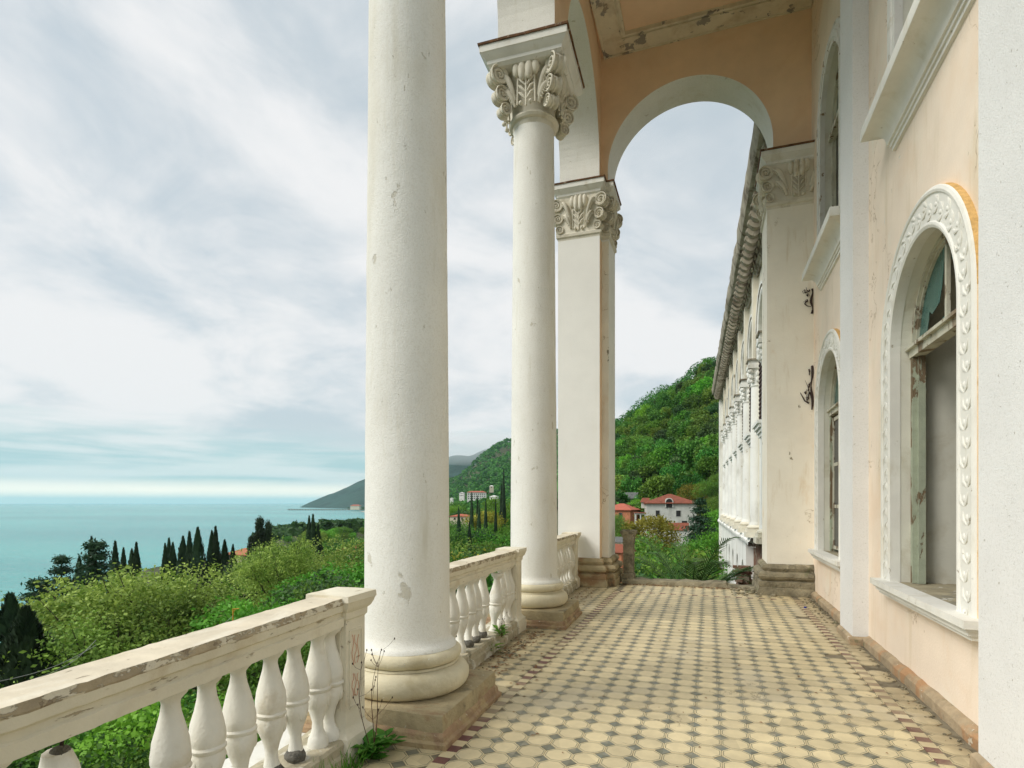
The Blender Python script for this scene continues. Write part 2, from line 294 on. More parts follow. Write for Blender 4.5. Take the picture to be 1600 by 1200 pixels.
# ------------------------------------------------------------------ mesh helpers
class MB:
    def __init__(s): s.v = []; s.f = []; s.m = []
    def add(s, verts, faces, m=0, mtx=None):
        o = len(s.v)
        if mtx is not None: verts = [mtx @ Vector(p) for p in verts]
        s.v += [tuple(p) for p in verts]
        s.f += [tuple(i + o for i in f) for f in faces]; s.m += [m] * len(faces)
        return s
    def merge(s, b, mtx=None, m=None):
        o = len(s.v); s.v += [tuple(mtx @ Vector(p)) if mtx is not None else p for p in b.v]
        s.f += [tuple(i + o for i in f) for f in b.f]; s.m += b.m if m is None else [m] * len(b.f)
        return s
    def box(s, a, b, m=0, mtx=None, mt=None):
        x0, y0, z0 = a; x1, y1, z1 = b
        v = [(x0, y0, z0), (x1, y0, z0), (x1, y1, z0), (x0, y1, z0), (x0, y0, z1), (x1, y0, z1), (x1, y1, z1), (x0, y1, z1)]
        s.add(v, [(0, 3, 2, 1), (0, 1, 5, 4), (1, 2, 6, 5), (2, 3, 7, 6), (3, 0, 4, 7)], m, mtx)
        s.add(v[4:], [(0, 1, 2, 3)], m if mt is None else mt, mtx); return s
    def rings(s, rings, m=0, closed=True, caps=True, mtx=None):
        n = len(rings[0]); v = [p for r in rings for p in r]; f = []
        for i in range(len(rings) - 1):
            for j in range(n if closed else n - 1):
                k = (j + 1) % n; f.append((i * n + j, i * n + k, (i + 1) * n + k, (i + 1) * n + j))
        if caps and closed: f.append(tuple(range(n - 1, -1, -1))); f.append(tuple((len(rings) - 1) * n + j for j in range(n)))
        return s.add(v, f, m, mtx)
    def lathe(s, prof, n=32, c=(0, 0, 0), m=0, mtx=None, caps=True, wob=0.0, seed=0):
        rr = []
        for r, z in prof:
            ring = []
            for j in range(n):
                a = 2 * PI * j / n; q = r
                if wob: q = r + wob * noise.noise((math.cos(a) * 3 + seed, math.sin(a) * 3, z * 9))
                ring.append((c[0] + q * math.cos(a), c[1] + q * math.sin(a), c[2] + z))
            rr.append(ring)
        return s.rings(rr, m, True, caps, mtx)
    def tube(s, path, rad, n=6, m=0, mtx=None, caps=True, flat=1.0):
        path = [Vector(p) for p in path]; rr = []
        rad = [float(q) for q in rad] if isinstance(rad, (list, tuple)) else [float(rad)] * len(path)
        up = Vector((0, 0, 1)); prev = None
        for i, p in enumerate(path):
            t = (path[min(i + 1, len(path) - 1)] - path[max(i - 1, 0)]).normalized()
            if prev is None: a = t.orthogonal().normalized()
            else:
                a = prev - t * prev.dot(t)
                a = a.normalized() if a.length > 1e-6 else t.orthogonal().normalized()
            prev = a; b = t.cross(a)
            rr.append([p + rad[i] * (a * math.cos(2 * PI * j / n) + b * flat * math.sin(2 * PI * j / n)) for j in range(n)])
        return s.rings(rr, m, True, caps, mtx)
    def plan(s, poly, prof, m=0, cap=True, ms=None):
        """rectilinear or convex plan polygon (counter-clockwise) swept up a profile of (offset, z)"""
        n = len(poly); nr = []
        for i in range(n):
            a, b, c = Vector(poly[i - 1]), Vector(poly[i]), Vector(poly[(i + 1) % n])
            e1 = (b - a).normalized(); e2 = (c - b).normalized()
            n1 = Vector((e1.y, -e1.x)); n2 = Vector((e2.y, -e2.x))
            nr.append((n1 + n2) / max(.2, 1 + n1.dot(n2)))
        rr = [[(poly[i][0] + nr[i].x * o, poly[i][1] + nr[i].y * o, z) for i in range(n)] for o, z in prof]
        if ms is None: s.rings(rr, m, True, cap)
        else:
            for i in range(len(rr) - 1): s.rings(rr[i:i + 2], ms[i], True, False)
            if cap: s.add(rr[-1], [tuple(range(n))], ms[-1]); s.add(rr[0], [tuple(range(n - 1, -1, -1))], ms[0])
        return s
    def ell(s, c, rx, ry, rz, m=0, n=8, k=5, rot=None, mtx=None):
        rr = []
        for i in range(k + 1):
            a = -PI / 2 + PI * i / k; ca = max(math.cos(a), .02)
            ring = [Vector((rx * ca * math.cos(2 * PI * j / n), ry * ca * math.sin(2 * PI * j / n), rz * math.sin(a))) for j in range(n)]
            if rot is not None: ring = [rot @ p for p in ring]
            rr.append([p + Vector(c) for p in ring])
        return s.rings(rr, m, True, True, mtx)
    def rough(s, amp, scale, seed=0.0, sel=None):
        for i, p in enumerate(s.v):
            if sel and not sel(p): continue
            q = noise.noise_vector((p[0] * scale + seed, p[1] * scale, p[2] * scale)) * amp
            s.v[i] = (p[0] + q.x, p[1] + q.y, p[2] + q.z)
        return s
    def mesh(s, name, mats, ang=38, recalc=True):
        me = D.meshes.new(name); me.from_pydata(s.v, [], s.f)
        for mm in mats: me.materials.append(M[mm])
        me.polygons.foreach_set('material_index', s.m)
        if recalc and len(s.f) < 60000:
            bm = bmesh.new(); bm.from_mesh(me); bmesh.ops.recalc_face_normals(bm, faces=bm.faces); bm.to_mesh(me); bm.free()
        if ang:
            me.polygons.foreach_set('use_smooth', [True] * len(me.polygons)); me.set_sharp_from_angle(angle=R(ang))
        return me

ORG = {}
def link(name, me, parent=None):
    o = D.objects.new(name, me); COL.objects.link(o)
    if parent is not None:
        o.parent = parent; ORG[o.name] = ORG.get(parent.name, Vector())
    return o
def part(name, mb, mats, parent=None, local=False, ang=38, label=None, kind=None, recalc=True):
    if isinstance(mats, str): mats = [mats]
    if parent is not None and not local:
        g = ORG.get(parent.name, Vector())
        rz = ORGR.get(parent.name, 0)
        if rz:
            mm = Matrix.Rotation(-rz, 4, 'Z'); mb.v = [tuple(mm @ (Vector(p) - g)) for p in mb.v]
        else: mb.v = [(p[0] - g.x, p[1] - g.y, p[2] - g.z) for p in mb.v]
    o = link(name, mb.mesh(name, mats, ang, recalc), parent)
    if label: o['label'] = label
    if kind: o['kind'] = kind
    return o
ORGR = {}
def tag(o, label=None, cat=None, group=None, kind=None):
    for k, v in (('label', label), ('category', cat), ('group', group), ('kind', kind)):
        if v: o[k] = v
    return o
def thing(name, label, cat, loc=(0, 0, 0), group=None, rz=0.0):
    o = D.objects.new(name, None); COL.objects.link(o); o.location = loc; o.rotation_euler = (0, 0, rz)
    o.empty_display_size = .2
    ORG[o.name] = Vector(loc); ORGR[o.name] = rz
    return tag(o, label, cat, group)
def copy_tree(o, parent=None):
    kids = [c for c in KIDS.get(o.name, [])] if False else list(o.children)
    c = o.copy(); COL.objects.link(c)
    if parent is not None: c.parent = parent
    for k in kids: copy_tree(k, c)
    return c
KIDS = {}

def arch_pts(c, r, zs, n=24):
    return [(c - r * math.cos(PI * i / n), zs + r * math.sin(PI * i / n)) for i in range(n + 1)]
def arch_wall(mb, P, u0, u1, z0, z1, ops, d0, d1, mf=0, mk=0, mr=0, n=28, ends=True):
    """a wall from u0 to u1 with round-headed openings (centre, half width, sill z, springing z), thickness d0 to d1"""
    def quad(a, b, d, m): mb.add([P(a[0], d, a[1]), P(b[0], d, a[1]), P(b[0], d, b[1]), P(a[0], d, b[1])], [(0, 1, 2, 3)], m)
    cur = u0
    for (c, r, sill, zs) in ops:
        for d, m in ((d0, mf), (d1, mk)):
            if c - r > cur: quad((cur, z0), (c - r, z1), d, m)
            if sill > z0: quad((c - r, z0), (c + r, sill), d, m)
            pts = arch_pts(c, r, zs, n)
            for (ua, za), (ub, zb) in zip(pts, pts[1:]):
                mb.add([P(ua, d, za), P(ub, d, zb), P(ub, d, z1), P(ua, d, z1)], [(0, 1, 2, 3)], m)
        pts = [(c - r, sill)] + arch_pts(c, r, zs, n) + [(c + r, sill)]
        for (ua, za), (ub, zb) in zip(pts, pts[1:]):
            mb.add([P(ua, d0, za), P(ub, d0, zb), P(ub, d1, zb), P(ua, d1, za)], [(0, 1, 2, 3)], mr)
        if sill > z0: mb.add([P(c - r, d0, sill), P(c + r, d0, sill), P(c + r, d1, sill), P(c - r, d1, sill)], [(0, 1, 2, 3)], mr)
        cur = c + r
    for d, m in ((d0, mf), (d1, mk)): quad((cur, z0), (u1, z1), d, m)
    if ends:
        for u in (u0, u1): mb.add([P(u, d0, z0), P(u, d1, z0), P(u, d1, z1), P(u, d0, z1)], [(0, 1, 2, 3)], mk)
        mb.add([P(u0, d0, z1), P(u1, d0, z1), P(u1, d1, z1), P(u0, d1, z1)], [(0, 1, 2, 3)], mk)
    return mb
def arch_band(mb, P, c, r, z0, zs, prof, n=28, m=0, ms=None):
    """moulding run round an opening; prof = (offset outward from the opening, depth d)"""
    path = [((c - r, z0), (-1, 0)), ((c - r, zs), (-1, 0))]
    for i in range(1, n):
        a = PI * i / n; path.append(((c - r * math.cos(a), zs + r * math.sin(a)), (-math.cos(a), math.sin(a))))
    path += [((c + r, zs), (1, 0)), ((c + r, z0), (1, 0))]
    rows = [[P(p[0] + nn[0] * o, d, p[1] + nn[1] * o) for o, d in prof] for p, nn in path]
    k = len(prof); v = [q for row in rows for q in row]
    for i in range(len(rows) - 1):
        for j in range(k - 1):
            mb.add([v[i * k + j], v[(i + 1) * k + j], v[(i + 1) * k + j + 1], v[i * k + j + 1]], [(0, 1, 2, 3)], m if ms is None else ms[j])
    return mb

def np_quads(name, V, mats, mi=None):
    """V (n,4,3) -> a mesh of n loose quads"""
    n = len(V); me = D.meshes.new(name)
    me.vertices.add(n * 4); me.vertices.foreach_set('co', V.reshape(-1).astype(np.float32))
    me.loops.add(n * 4); me.loops.foreach_set('vertex_index', np.arange(n * 4, dtype=np.int32))
    me.polygons.add(n); me.polygons.foreach_set('loop_start', np.arange(0, n * 4, 4, dtype=np.int32))
    for mm in mats: me.materials.append(M[mm])
    if mi is not None: me.polygons.foreach_set('material_index', np.asarray(mi, dtype=np.int32))
    me.update(calc_edges=True); me.validate(); return me

# ------------------------------------------------------------------ ground under everything
FPX = 900.0
def heading(px): return math.degrees(math.atan((px - 800) / FPX)) - 18.9
TER = [(-180, [(0, -12), (40, -12), (120, -11), (400, 10), (1000, 60)]),
       (-120, [(0, -12), (40, -15), (100, -22), (160, -33), (220, -40), (300, -44), (14000, -70)]),
       (-60, [(0, -12), (40, -17), (100, -24), (170, -33), (230, -39), (300, -44), (14000, -70)]),
       (-48, [(0, -12), (40, -16), (100, -21), (200, -27), (350, -34), (450, -39), (550, -44), (14000, -70)]),
       (-38.5, [(0, -12), (50, -16), (150, -20), (400, -28), (800, -36), (950, -40), (1150, -44), (14000, -70)]),
       (-33.6, [(0, -12), (50, -16), (150, -20), (400, -27), (1000, -35.5), (1250, -39), (1500, -44), (3000, -44), (3150, -37), (4500, -34), (7000, -44)]),
       (-31.5, [(0, -12), (50, -16), (150, -20), (400, -26), (1000, -33), (1500, -37.5), (2000, -37.6), (3000, -36), (4500, -30), (7000, -30)]),
       (-25.1, [(0, -12), (50, -17), (150, -22), (400, -24), (900, -22), (1400, -6), (1800, 20), (2300, 75), (2700, 112), (3300, 90), (5000, 0)]),
       (-19.1, [(0, -12), (50, -17), (150, -22), (300, -20), (700, -14), (1200, 12), (1800, 130), (2600, 292), (3300, 250), (5000, 100)]),
       (-13.8, [(0, -12), (30, -14), (120, -14), (250, -6), (500, 10), (1200, 60), (2000, 180), (2600, 330), (3300, 300), (5000, 100)]),
       (-8.8, [(0, -12), (30, -13), (90, -10), (140, -6), (200, 1), (300, 30), (400, 52), (450, 56), (600, 40), (2600, 240), (5000, 100)]),
       (-3.9, [(0, -12), (30, -13), (90, -8), (140, -5), (200, 6), (300, 42), (400, 72), (470, 79), (700, 60), (2600, 240), (5000, 100)]),
       (.4, [(0, -12), (30, -12), (80, -6), (130, 2), (200, 18), (300, 56), (400, 89), (490, 99), (700, 80), (2600, 240), (5000, 100)]),
       (10, [(0, -12), (30, -12), (70, -6), (130, 8), (300, 70), (400, 118), (520, 140), (800, 120), (2600, 240), (5000, 100)]),
       (60, [(0, -12), (40, -12), (90, -4), (300, 60), (500, 120), (2600, 240), (5000, 100)]),
       (120, [(0, -12), (40, -12), (90, -8), (300, 40), (500, 80), (2600, 200), (5000, 100)]),
       (180, [(0, -12), (40, -12), (120, -11), (400, 10), (1000, 60)])]
def _prof(tab, r):
    for (r0, z0), (r1, z1) in zip(tab, tab[1:]):
        if r <= r1: return z0 + (z1 - z0) * (r - r0) / (r1 - r0)
    return tab[-1][1]
def ground_z(x, y):
    r = math.hypot(x, y); a = math.degrees(math.atan2(x, y))
    for (a0, t0), (a1, t1) in zip(TER, TER[1:]):
        if a <= a1:
            k = (a - a0) / (a1 - a0); k = k * k * (3 - 2 * k)
            z = _prof(t0, r) * (1 - k) + _prof(t1, r) * k; break
    if r > 60: z += noise.noise((x * .006, y * .006, 1.3)) * min(r * .022, 26) * (1 if z > -30 else .12)
    return z
def at(px, zc):
    """ground position seen in picture column px (of 1600) at depth zc metres"""
    xc = (px - 800) / FPX * zc
    return xc * math.cos(YAW) - zc * math.sin(YAW), xc * math.sin(YAW) + zc * math.cos(YAW)
def height_of(py, zc): return EYE + (786 - py) * zc / FPX

SEA = -38.0
def build_ground():
    rs = [0, 8, 16, 24, 32, 40, 50, 60, 75, 90, 105, 120, 140, 160, 180, 200, 225, 250, 275, 300, 330, 360, 390, 420, 450, 480, 520, 560, 620, 700, 800, 900, 1000, 1150, 1300,
          1500, 1700, 1900, 2100, 2300, 2500, 2700, 2900, 3100, 3400, 3800, 4300, 5000, 6000, 7500, 10000, 14000]
    an = [-180 + 4 * i for i in range(27)] + [-72 + 1.0 * i for i in range(92)] + [20 + 4 * i for i in range(41)]
    an = [a for a in an if a < 180]; n = len(an)
    v = [(0, 0, -12)]; f = []
    for r in rs[1:]:
        for a in an:
            x, y = r * math.sin(R(a)), r * math.cos(R(a)); v.append((x, y, ground_z(x, y)))
    for j in range(n): f.append((0, 1 + (j + 1) % n, 1 + j))
    for i in range(len(rs) - 2):
        for j in range(n):
            k = (j + 1) % n; f.append((1 + i * n + j, 1 + i * n + k, 1 + (i + 1) * n + k, 1 + (i + 1) * n + j))
    mb = MB(); mb.add(v, f)
    tag(part('ground', mb, 'ground', ang=180), kind='structure')
build_ground()
mb = MB(); S_ = 60000
sv_ = [(0, 0, SEA)] + [(S_ * rr * math.sin(R(a)), S_ * rr * math.cos(R(a)), SEA) for rr in (.01, .06, .25, 1) for a in range(0, 360, 6)]
sf_ = [(0, 1 + (j + 1) % 60, 1 + j) for j in range(60)] + [(1 + i * 60 + j, 1 + i * 60 + (j + 1) % 60, 1 + (i + 1) * 60 + (j + 1) % 60, 1 + (i + 1) * 60 + j) for i in range(3) for j in range(60)]
mb.add(sv_, sf_); tag(part('sea', mb, 'sea water', ang=0), kind='structure')

def far_hill(name, spec, zc, back, mname, base=SEA - 4):
    """a ridge far off: crest line given as (picture column, crest height), with a foot in front and a slope behind"""
    mb = MB(); rows = []; n = 90
    pxs = [p for p, _ in spec]; hs = [q for _, q in spec]
    for i in range(n + 1):
        px = pxs[0] + (pxs[-1] - pxs[0]) * i / n; h = float(np.interp(px, pxs, hs))
        row = []
        for k, (dz, s) in enumerate(((-.30, 0), (-.24, .12), (-.18, .3), (-.12, .52), (-.06, .78), (0, 1), (.1, .9), (back, .2))):
            x, y = at(px, zc * (1 + dz * (.35 + .65 * min(1, max(0, h) / (max(hs) * .6)))))
            q = noise.noise((x * .0022, y * .0022, k * .15)) * .13 + noise.noise((x * .009, y * .009, 4)) * .05
            row.append((x, y, base + (h - base) * max(0, s * (1 + q)) if h > base else base))
        rows.append(row)
    mb.rings(rows, 0, False, False)
    return tag(part(name, mb, mname, ang=180), kind='structure')
far_hill('headland', [(455, -44), (468, -40), (474, -20), (484, 6), (500, 46), (520, 92), (545, 158), (570, 220), (620, 260), (680, 290), (720, 320)], 5400, .3, 'headland wood')
far_hill('hill', [(600, 30), (660, 240), (705, 330), (760, 380), (850, 400), (960, 250), (1010, 60)], 4100, .3, 'headland wood', -45)

# ------------------------------------------------------------------ terrace floor
TP = .19; X0, Y0 = -1.535, 3.594
floor_mb = MB()
floor_mb.box((-2.78, -.6, -.5), (1.80, 12.30, -.006), 0)
floor = tag(part('floor', floor_mb, 'grout', ang=0), kind='structure')
def octa(s, c):          # octagon corner list of half size s and cut c
    return [(-s + c, -s), (s - c, -s), (s, -s + c), (s, s - c), (s - c, s), (-s + c, s), (-s, s - c), (-s, -s + c)]
def tile_mb(poly_rings, mats, h=.012):
    mb = MB(); n = len(poly_rings[0]); base = [(x * 1.0, y * 1.0, -h) for x, y in poly_rings[0]]
    rr = [base] + [[(x, y, 0) for x, y in p] for p in poly_rings]
    for i in range(len(rr) - 1): mb.rings(rr[i:i + 2], mats[i], True, False)
    mb.add(rr[-1], [tuple(range(n))], mats[-1]); return mb
hs = TP / 2 - .002; cut = TP * .283
def sc8(d): return octa(hs - d, cut - d * .45)
oct_mb = tile_mb([sc8(0), sc8(.0075), sc8(.0128)], [0, 0, 1, 0])
dq = cut - .0015
dia_mb = tile_mb([[(0, -dq), (dq, 0), (0, dq), (-dq, 0)]], [0, 0])
bq = TP / 4 - .001
bor_mb = tile_mb([[(-TP / 4 + .001, -bq), (TP / 4 - .001, -bq), (TP / 4 - .001, bq), (-TP / 4 + .001, bq)]], [0, 0])
me_oct = oct_mb.mesh('octagonal_tile', ['tile cream', 'tile line'], 0, False)
me_dia = dia_mb.mesh('square_tile', ['tile grey'], 0, False)
me_bc = bor_mb.mesh('border_tile', ['tile cream'], 0, False); me_bp = bor_mb.mesh('border_tile', ['tile purple'], 0, False)
octs, dias, bors = [], [], []
XB = TP / 2                                   # width of the border strip
colx = [X0 + TP * k for k in range(16)]
outL = [X0 - TP * (k + 1) - XB for k in range(6)]; outR = [colx[-1] + TP + XB]
rows = [Y0 + TP * j for j in range(-14, 40)]; yend = rows[-1] + TP / 2
rows2 = [yend + XB + TP * (j + .5) for j in range(6)]
for x in colx:
    for y in rows + rows2:
        if y < 12.24: octs.append((x, y))
for x in outL + outR:
    for y in rows + [r - XB + TP * 0 for r in rows2]:
        if y < 12.1 and x > -2.72: octs.append((x, y))
gx = [x - TP / 2 for x in colx] + [colx[-1] + TP / 2]
for x in gx[1:-1]:
    for y in rows[:-1]: dias.append((x, y + TP / 2))
    for y in rows2[:-1]: dias.append((x, y + TP / 2))
for x in [q - TP / 2 for q in outL[:-1]]:
    for y in rows[:-1]: dias.append((x, y + TP / 2))
n_ = int((yend - rows[0] + TP / 2) / (TP / 2))
for xc in (colx[0] - TP / 2 - XB / 2, colx[-1] + TP / 2 + XB / 2):
    for i in range(n_): bors.append((xc, rows[0] - TP / 2 + XB * (i + .5), (i + (xc > 0)) % 2))
for i in range(34): bors.append((gx[0] - XB / 2 + XB * i, yend + XB / 2, i % 2))
def lay(name, spots, me_of, mb, mats, keep, mi_of=None):
    """the tiles that show largest are single tiles, the rest of the field is one part"""
    def key(s):
        zc = -s[0] * math.sin(YAW) + s[1] * math.cos(YAW); xc = s[0] * math.cos(YAW) + s[1] * math.sin(YAW)
        if zc < 3.3 or xc / zc < -.75 or xc / zc > .9: return 1e6 + (s[1] - 3) ** 2
        return zc
    spots = [s for s in sorted(spots, key=key) if not (random.random() < (.022 if abs(s[0] + .28) > 1.5 and name != 'border_tile' and s[1] > 4.5 else 0))]
    for s in spots[:keep]:
        o = link(name, me_of(s), floor)
        o.location = (s[0], s[1], random.uniform(-.0012, .0012))
        o.rotation_euler = (random.gauss(0, .005), random.gauss(0, .005), random.gauss(0, .004))
    if spots[keep:]:
        big = MB(); ms = []
        for s in spots[keep:]:
            mt = Matrix.Translation((s[0], s[1], random.uniform(-.0015, .0015))) @ Matrix.Rotation(random.gauss(0, .006), 4, 'X') @ Matrix.Rotation(random.gauss(0, .005), 4, 'Z')
            big.merge(mb, mt)
        tag(part(name.replace('_tile', '_tile_field'), big, mats, floor, ang=0, recalc=False), kind='stuff')
lay('octagonal_tile', octs, lambda s: me_oct, oct_mb, ['tile cream', 'tile line'], 290)
lay('square_tile', dias, lambda s: me_dia, dia_mb, ['tile grey'], 290)
lay('border_tile', bors, lambda s: me_bp if s[2] else me_bc, bor_mb, ['tile purple'], 299)

# ------------------------------------------------------------------ carved ornament shared by every capital
def volute_mb(r, wd, turns=1.55):
    """a carved scroll lying along x: beaded waist, spiral relief on both ends"""
    mb = MB(); h = wd / 2
    prof = [(r * .2, -h * .60), (r * .80, -h * .58), (r * .84, -h * .98), (r * .93, -h), (r, -h * .9), (r * .98, -h * .72), (r * .80, -h * .55), (r * .78, -h * .2), (r * .93, -h * .13), (r * .93, h * .13),
            (r * .78, h * .2), (r * .80, h * .55), (r * .98, h * .72), (r, h * .9), (r * .93, h), (r * .84, h * .98), (r * .80, h * .58), (r * .2, h * .60)]
    mx = Matrix.Rotation(R(90), 4, 'Y'); mb.lathe(prof, 20, mtx=mx)
    for sgn in (-1, 1):
        path, rad = [], []
        n = 34
        for i in range(n):
            t = i / (n - 1); q = r * (.86 - .62 * t); a = -2 * PI * turns * t + PI / 2
            path.append((sgn * h * .74, q * math.cos(a), q * math.sin(a))); rad.append(r * (.16 - .05 * t))
        mb.tube(path, rad, 6)
        mb.ell((sgn * h * .72, 0, 0), r * .24, r * .19, r * .19, 0, 8, 4)
    for i in range(5):
        a = PI * .15 + PI * .7 * i / 4
        for q in (-.36, .36): mb.ell((q * h, r * .8 * math.cos(a), r * .8 * math.sin(a)), r * .13, r * .16, r * .16, 0, 6, 4)
    return mb
ME_VOL = {k: volute_mb(r, wd).mesh('volute', ['carved plaster'], 50) for k, (r, wd) in {'big': (.135, .20), 'mid': (.110, .185), 'small': (.085, .17)}.items()}
def fleuron_mb(wd, top, bot):
    """tulip of four lobes on a leafy stem, standing in the plane x-z, facing -y"""
    mb = MB(); h = top - bot
    for k, x in enumerate((-.38, -.14, .14, .38)):
        outer = abs(x) > .3
        mb.ell((x * wd, -.04 if not outer else -.022, top - h * (.215 if not outer else .165)), wd * .165, .06, h * (.235 if not outer else .18), 0, 10, 8)
    mb.ell((0, -.02, top - h * .33), wd * .14, .05, h * .12, 0, 8, 6)
    mb.tube([(0, -.012, bot), (0, -.022, top - h * .35)], wd * .045, 6)
    for s in (-1, 1):
        mb.tube([(s * wd * .36, -.004, bot + h * .05), (s * wd * .33, -.012, top - h * .34)], wd * .04, 6)
        for j in range(3):
            z = bot + h * (.16 + .155 * j)
            mb.tube([(s * wd * .04, -.016, z), (s * wd * .20, -.03, z + h * .10), (s * wd * .31, -.012, z + h * .17)], [wd * .03, wd * .055, wd * .02], 6)
        mb.ell((s * wd * .20, -.03, bot + h * .05), wd * .085, .035, wd * .085, 0, 8, 6)
    return mb
ME_FLEUR = fleuron_mb(.36, .61, 0).mesh('fleuron', ['carved plaster'], 55)
def acanthus_mb(side):
    """two ribbed leaves sweeping from the stem out to the scrolls (x outward, facing -y)"""
    mb = MB()
    for (x1, z1, zb, wd) in ((.34, .50, .12, .042), (.30, .27, .03, .036)):
        p = [(side * (.17 + (x1 - .15) * t), -.012 - .03 * math.sin(PI * t), zb + (z1 - zb) * (1 - (1 - t) ** 2)) for t in [i / 9 for i in range(10)]]
        mb.tube(p, [wd * (.6 + .5 * math.sin(PI * (i + .5) / 10)) for i in range(10)], 6, flat=.8)
        for i in range(2, 9):
            q = Vector(p[i]); mb.ell(q + Vector((side * .012, -.006, -.038)), .013, .016, .034, 0, 6, 4, Matrix.Rotation(side * R(-35), 3, 'Y'))
    return mb
ME_ACA = {s: acanthus_mb(s).mesh('acanthus_leaf', ['carved plaster'], 55) for s in (-1, 1)}
def put(name, me, parent, loc, rz=0.0, ry=0.0, sc=1.0):
    o = link(name, me, parent); o.location = loc; o.rotation_euler = (0, ry, rz); o.scale = (sc, sc, sc) if not isinstance(sc, tuple) else sc
    return o
def scroll_stack(cap, x, y, ang, z=0.0, pull=(0, -.045, -.085)):
    """three scrolls one under another on a corner that looks towards ang"""
    for k, (zz, key) in enumerate(((.50, 'big'), (.235, 'mid'), (.03, 'small'))):
        dx, dy = math.cos(ang) * pull[k], math.sin(ang) * pull[k]
        put('volute', ME_VOL[key], cap, (x + dx, y + dy, z + zz), ang + PI / 2)

# ------------------------------------------------------------------ columns
def shaft_r(z): return .338 - .0078 * (z - 1.7) if z > 1.7 else .338 + .004 * (1.7 - z)
def make_column(label, loc, rz):
    t = thing('column', label, 'column', loc, 'columns along the sea side of the terrace', rz)
    mb = MB(); prof = [(.395, .555), (.39, .575), (.372, .592), (.352, .615), (shaft_r(.7), .66)]
    prof += [(shaft_r(z), z) for z in np.linspace(.8, 7.16, 40)]
    mb.lathe(prof, 64, wob=.003); part('shaft', mb, 'white stucco', t, True)
    mb = MB()
    def torus(zc, rz_, ro, ri, n=10): return [(ro - rz_ + rz_ * math.cos(a), zc + rz_ * math.sin(a)) for a in [-PI / 2 + PI * i / n for i in range(n + 1)]]
    pr = [(.38, .222)] + torus(.325, .100, .50, .38) + [(.412, .428), (.405, .445)] + torus(.500, .056, .436, .36) + [(.385, .557)]
    mb.lathe(pr, 64, wob=.004, seed=3); mb.rough(.003, 9)
    part('torus_base', mb, 'rail plaster' if False else 'flaking torus', t, True, 30)
    mb = MB(); q = .56; pl = [(-q, -q), (q, -q), (q, q), (-q, q)]
    rr = []
    mb2 = MB()
    for j in range(1):
        mb.plan(sub_poly(pl, 10), [(.0, .10), (.004, .16), (-.004, .218), (-.02, .226)])
    mb.rough(.008, 5, loc[1]); part('plinth', mb, 'base stone', t, True, 30)
    mb = MB(); mb.plan(sub_poly([(-q, -q), (q, -q), (q, q), (-q, q)], 10), [(.042, -.005), (.045, .035), (.022, .05), (.018, .085), (.002, .105), (-.05, .107)])
    mb.rough(.009, 6, loc[1] + 4); part('plinth_step', mb, 'plinth red', t, True, 30)
    cap_parts(t)
    return t
def sub_poly(poly, n):
    out = []
    for i, p in enumerate(poly):
        q = poly[(i + 1) % len(poly)]
        out += [(p[0] + (q[0] - p[0]) * k / n, p[1] + (q[1] - p[1]) * k / n) for k in range(n)]
    return out
mat('flaking torus', (.70, .635, .46), .9, (.85, 1.06, 4), [((.44, .37, .22), 2.2, .48, .7, 6, None, .75), ((.8, .78, .7), 26, .70, .72, 3, None, .9), ((.2, .17, .11), 6, .66, .72, 6, None, .7)], [(60, .5, .008)])
ABA = [(-.02, 7.83), (.0, 7.85), (.02, 7.865), (.022, 7.91), (.075, 7.955), (.095, 7.985), (.105, 7.99), (.105, 8.085), (.02, 8.09)]
def abacus(t, poly, z0, dz, drop=0.0):
    mb = MB(); mb.plan(poly, [(o, z + dz) for o, z in ABA]); part('abacus', mb, 'white plaster', t, True, 25)
    mb = MB(); pts = sub_poly(poly, 6); mb.plan(pts, [(.09, 8.092 + dz), (.122, 8.085 + dz), (.128, 8.112 + dz), (.0, 8.122 + dz)]); mb.rough(.006, 7, z0)
    part('flashing', mb, 'rust flashing', t, True, 25)
def cap_parts(t):
    mb = MB(); mb.lathe([(.295, 7.10), (.31, 7.135), (.312, 7.16), (.35, 7.175), (.366, 7.205), (.35, 7.238), (.32, 7.25), (.31, 7.27), (.315, 7.40), (.345, 7.6), (.40, 7.78), (.43, 7.845)], 40)
    cap = part('capital', mb, 'carved plaster', t, True)
    q = .515; abacus(t, [(-q, -q), (q, -q), (q, q), (-q, q)], 0, 0)
    for k in range(4):
        a = R(45 + 90 * k); d = .575
        for kk, (zz, key, dd) in enumerate(((7.735, 'big', .60), (7.49, 'mid', .545), (7.29, 'small', .49))):
            put('volute', ME_VOL[key], cap, (dd * math.cos(a), dd * math.sin(a), zz), a + PI / 2)
        b = R(90 * k); ca, sa = math.cos(b), math.sin(b); off = .405
        put('fleuron', ME_FLEUR, cap, (off * math.sin(b), -off * math.cos(b), 7.265), b)
        for s in (-1, 1): put('acanthus_leaf', ME_ACA[s], cap, (.36 * math.sin(b), -.36 * math.cos(b), 7.27), b)
ROT = R(1.6)
c1 = make_column('nearest white stucco column, on a stained square plinth, its top out of view', (-2.325, 4.163, 0), ROT)
c2 = make_column('second white column with its whole carved scroll capital and rusty edged abacus in view', (-2.435, 8.10, 0), ROT)

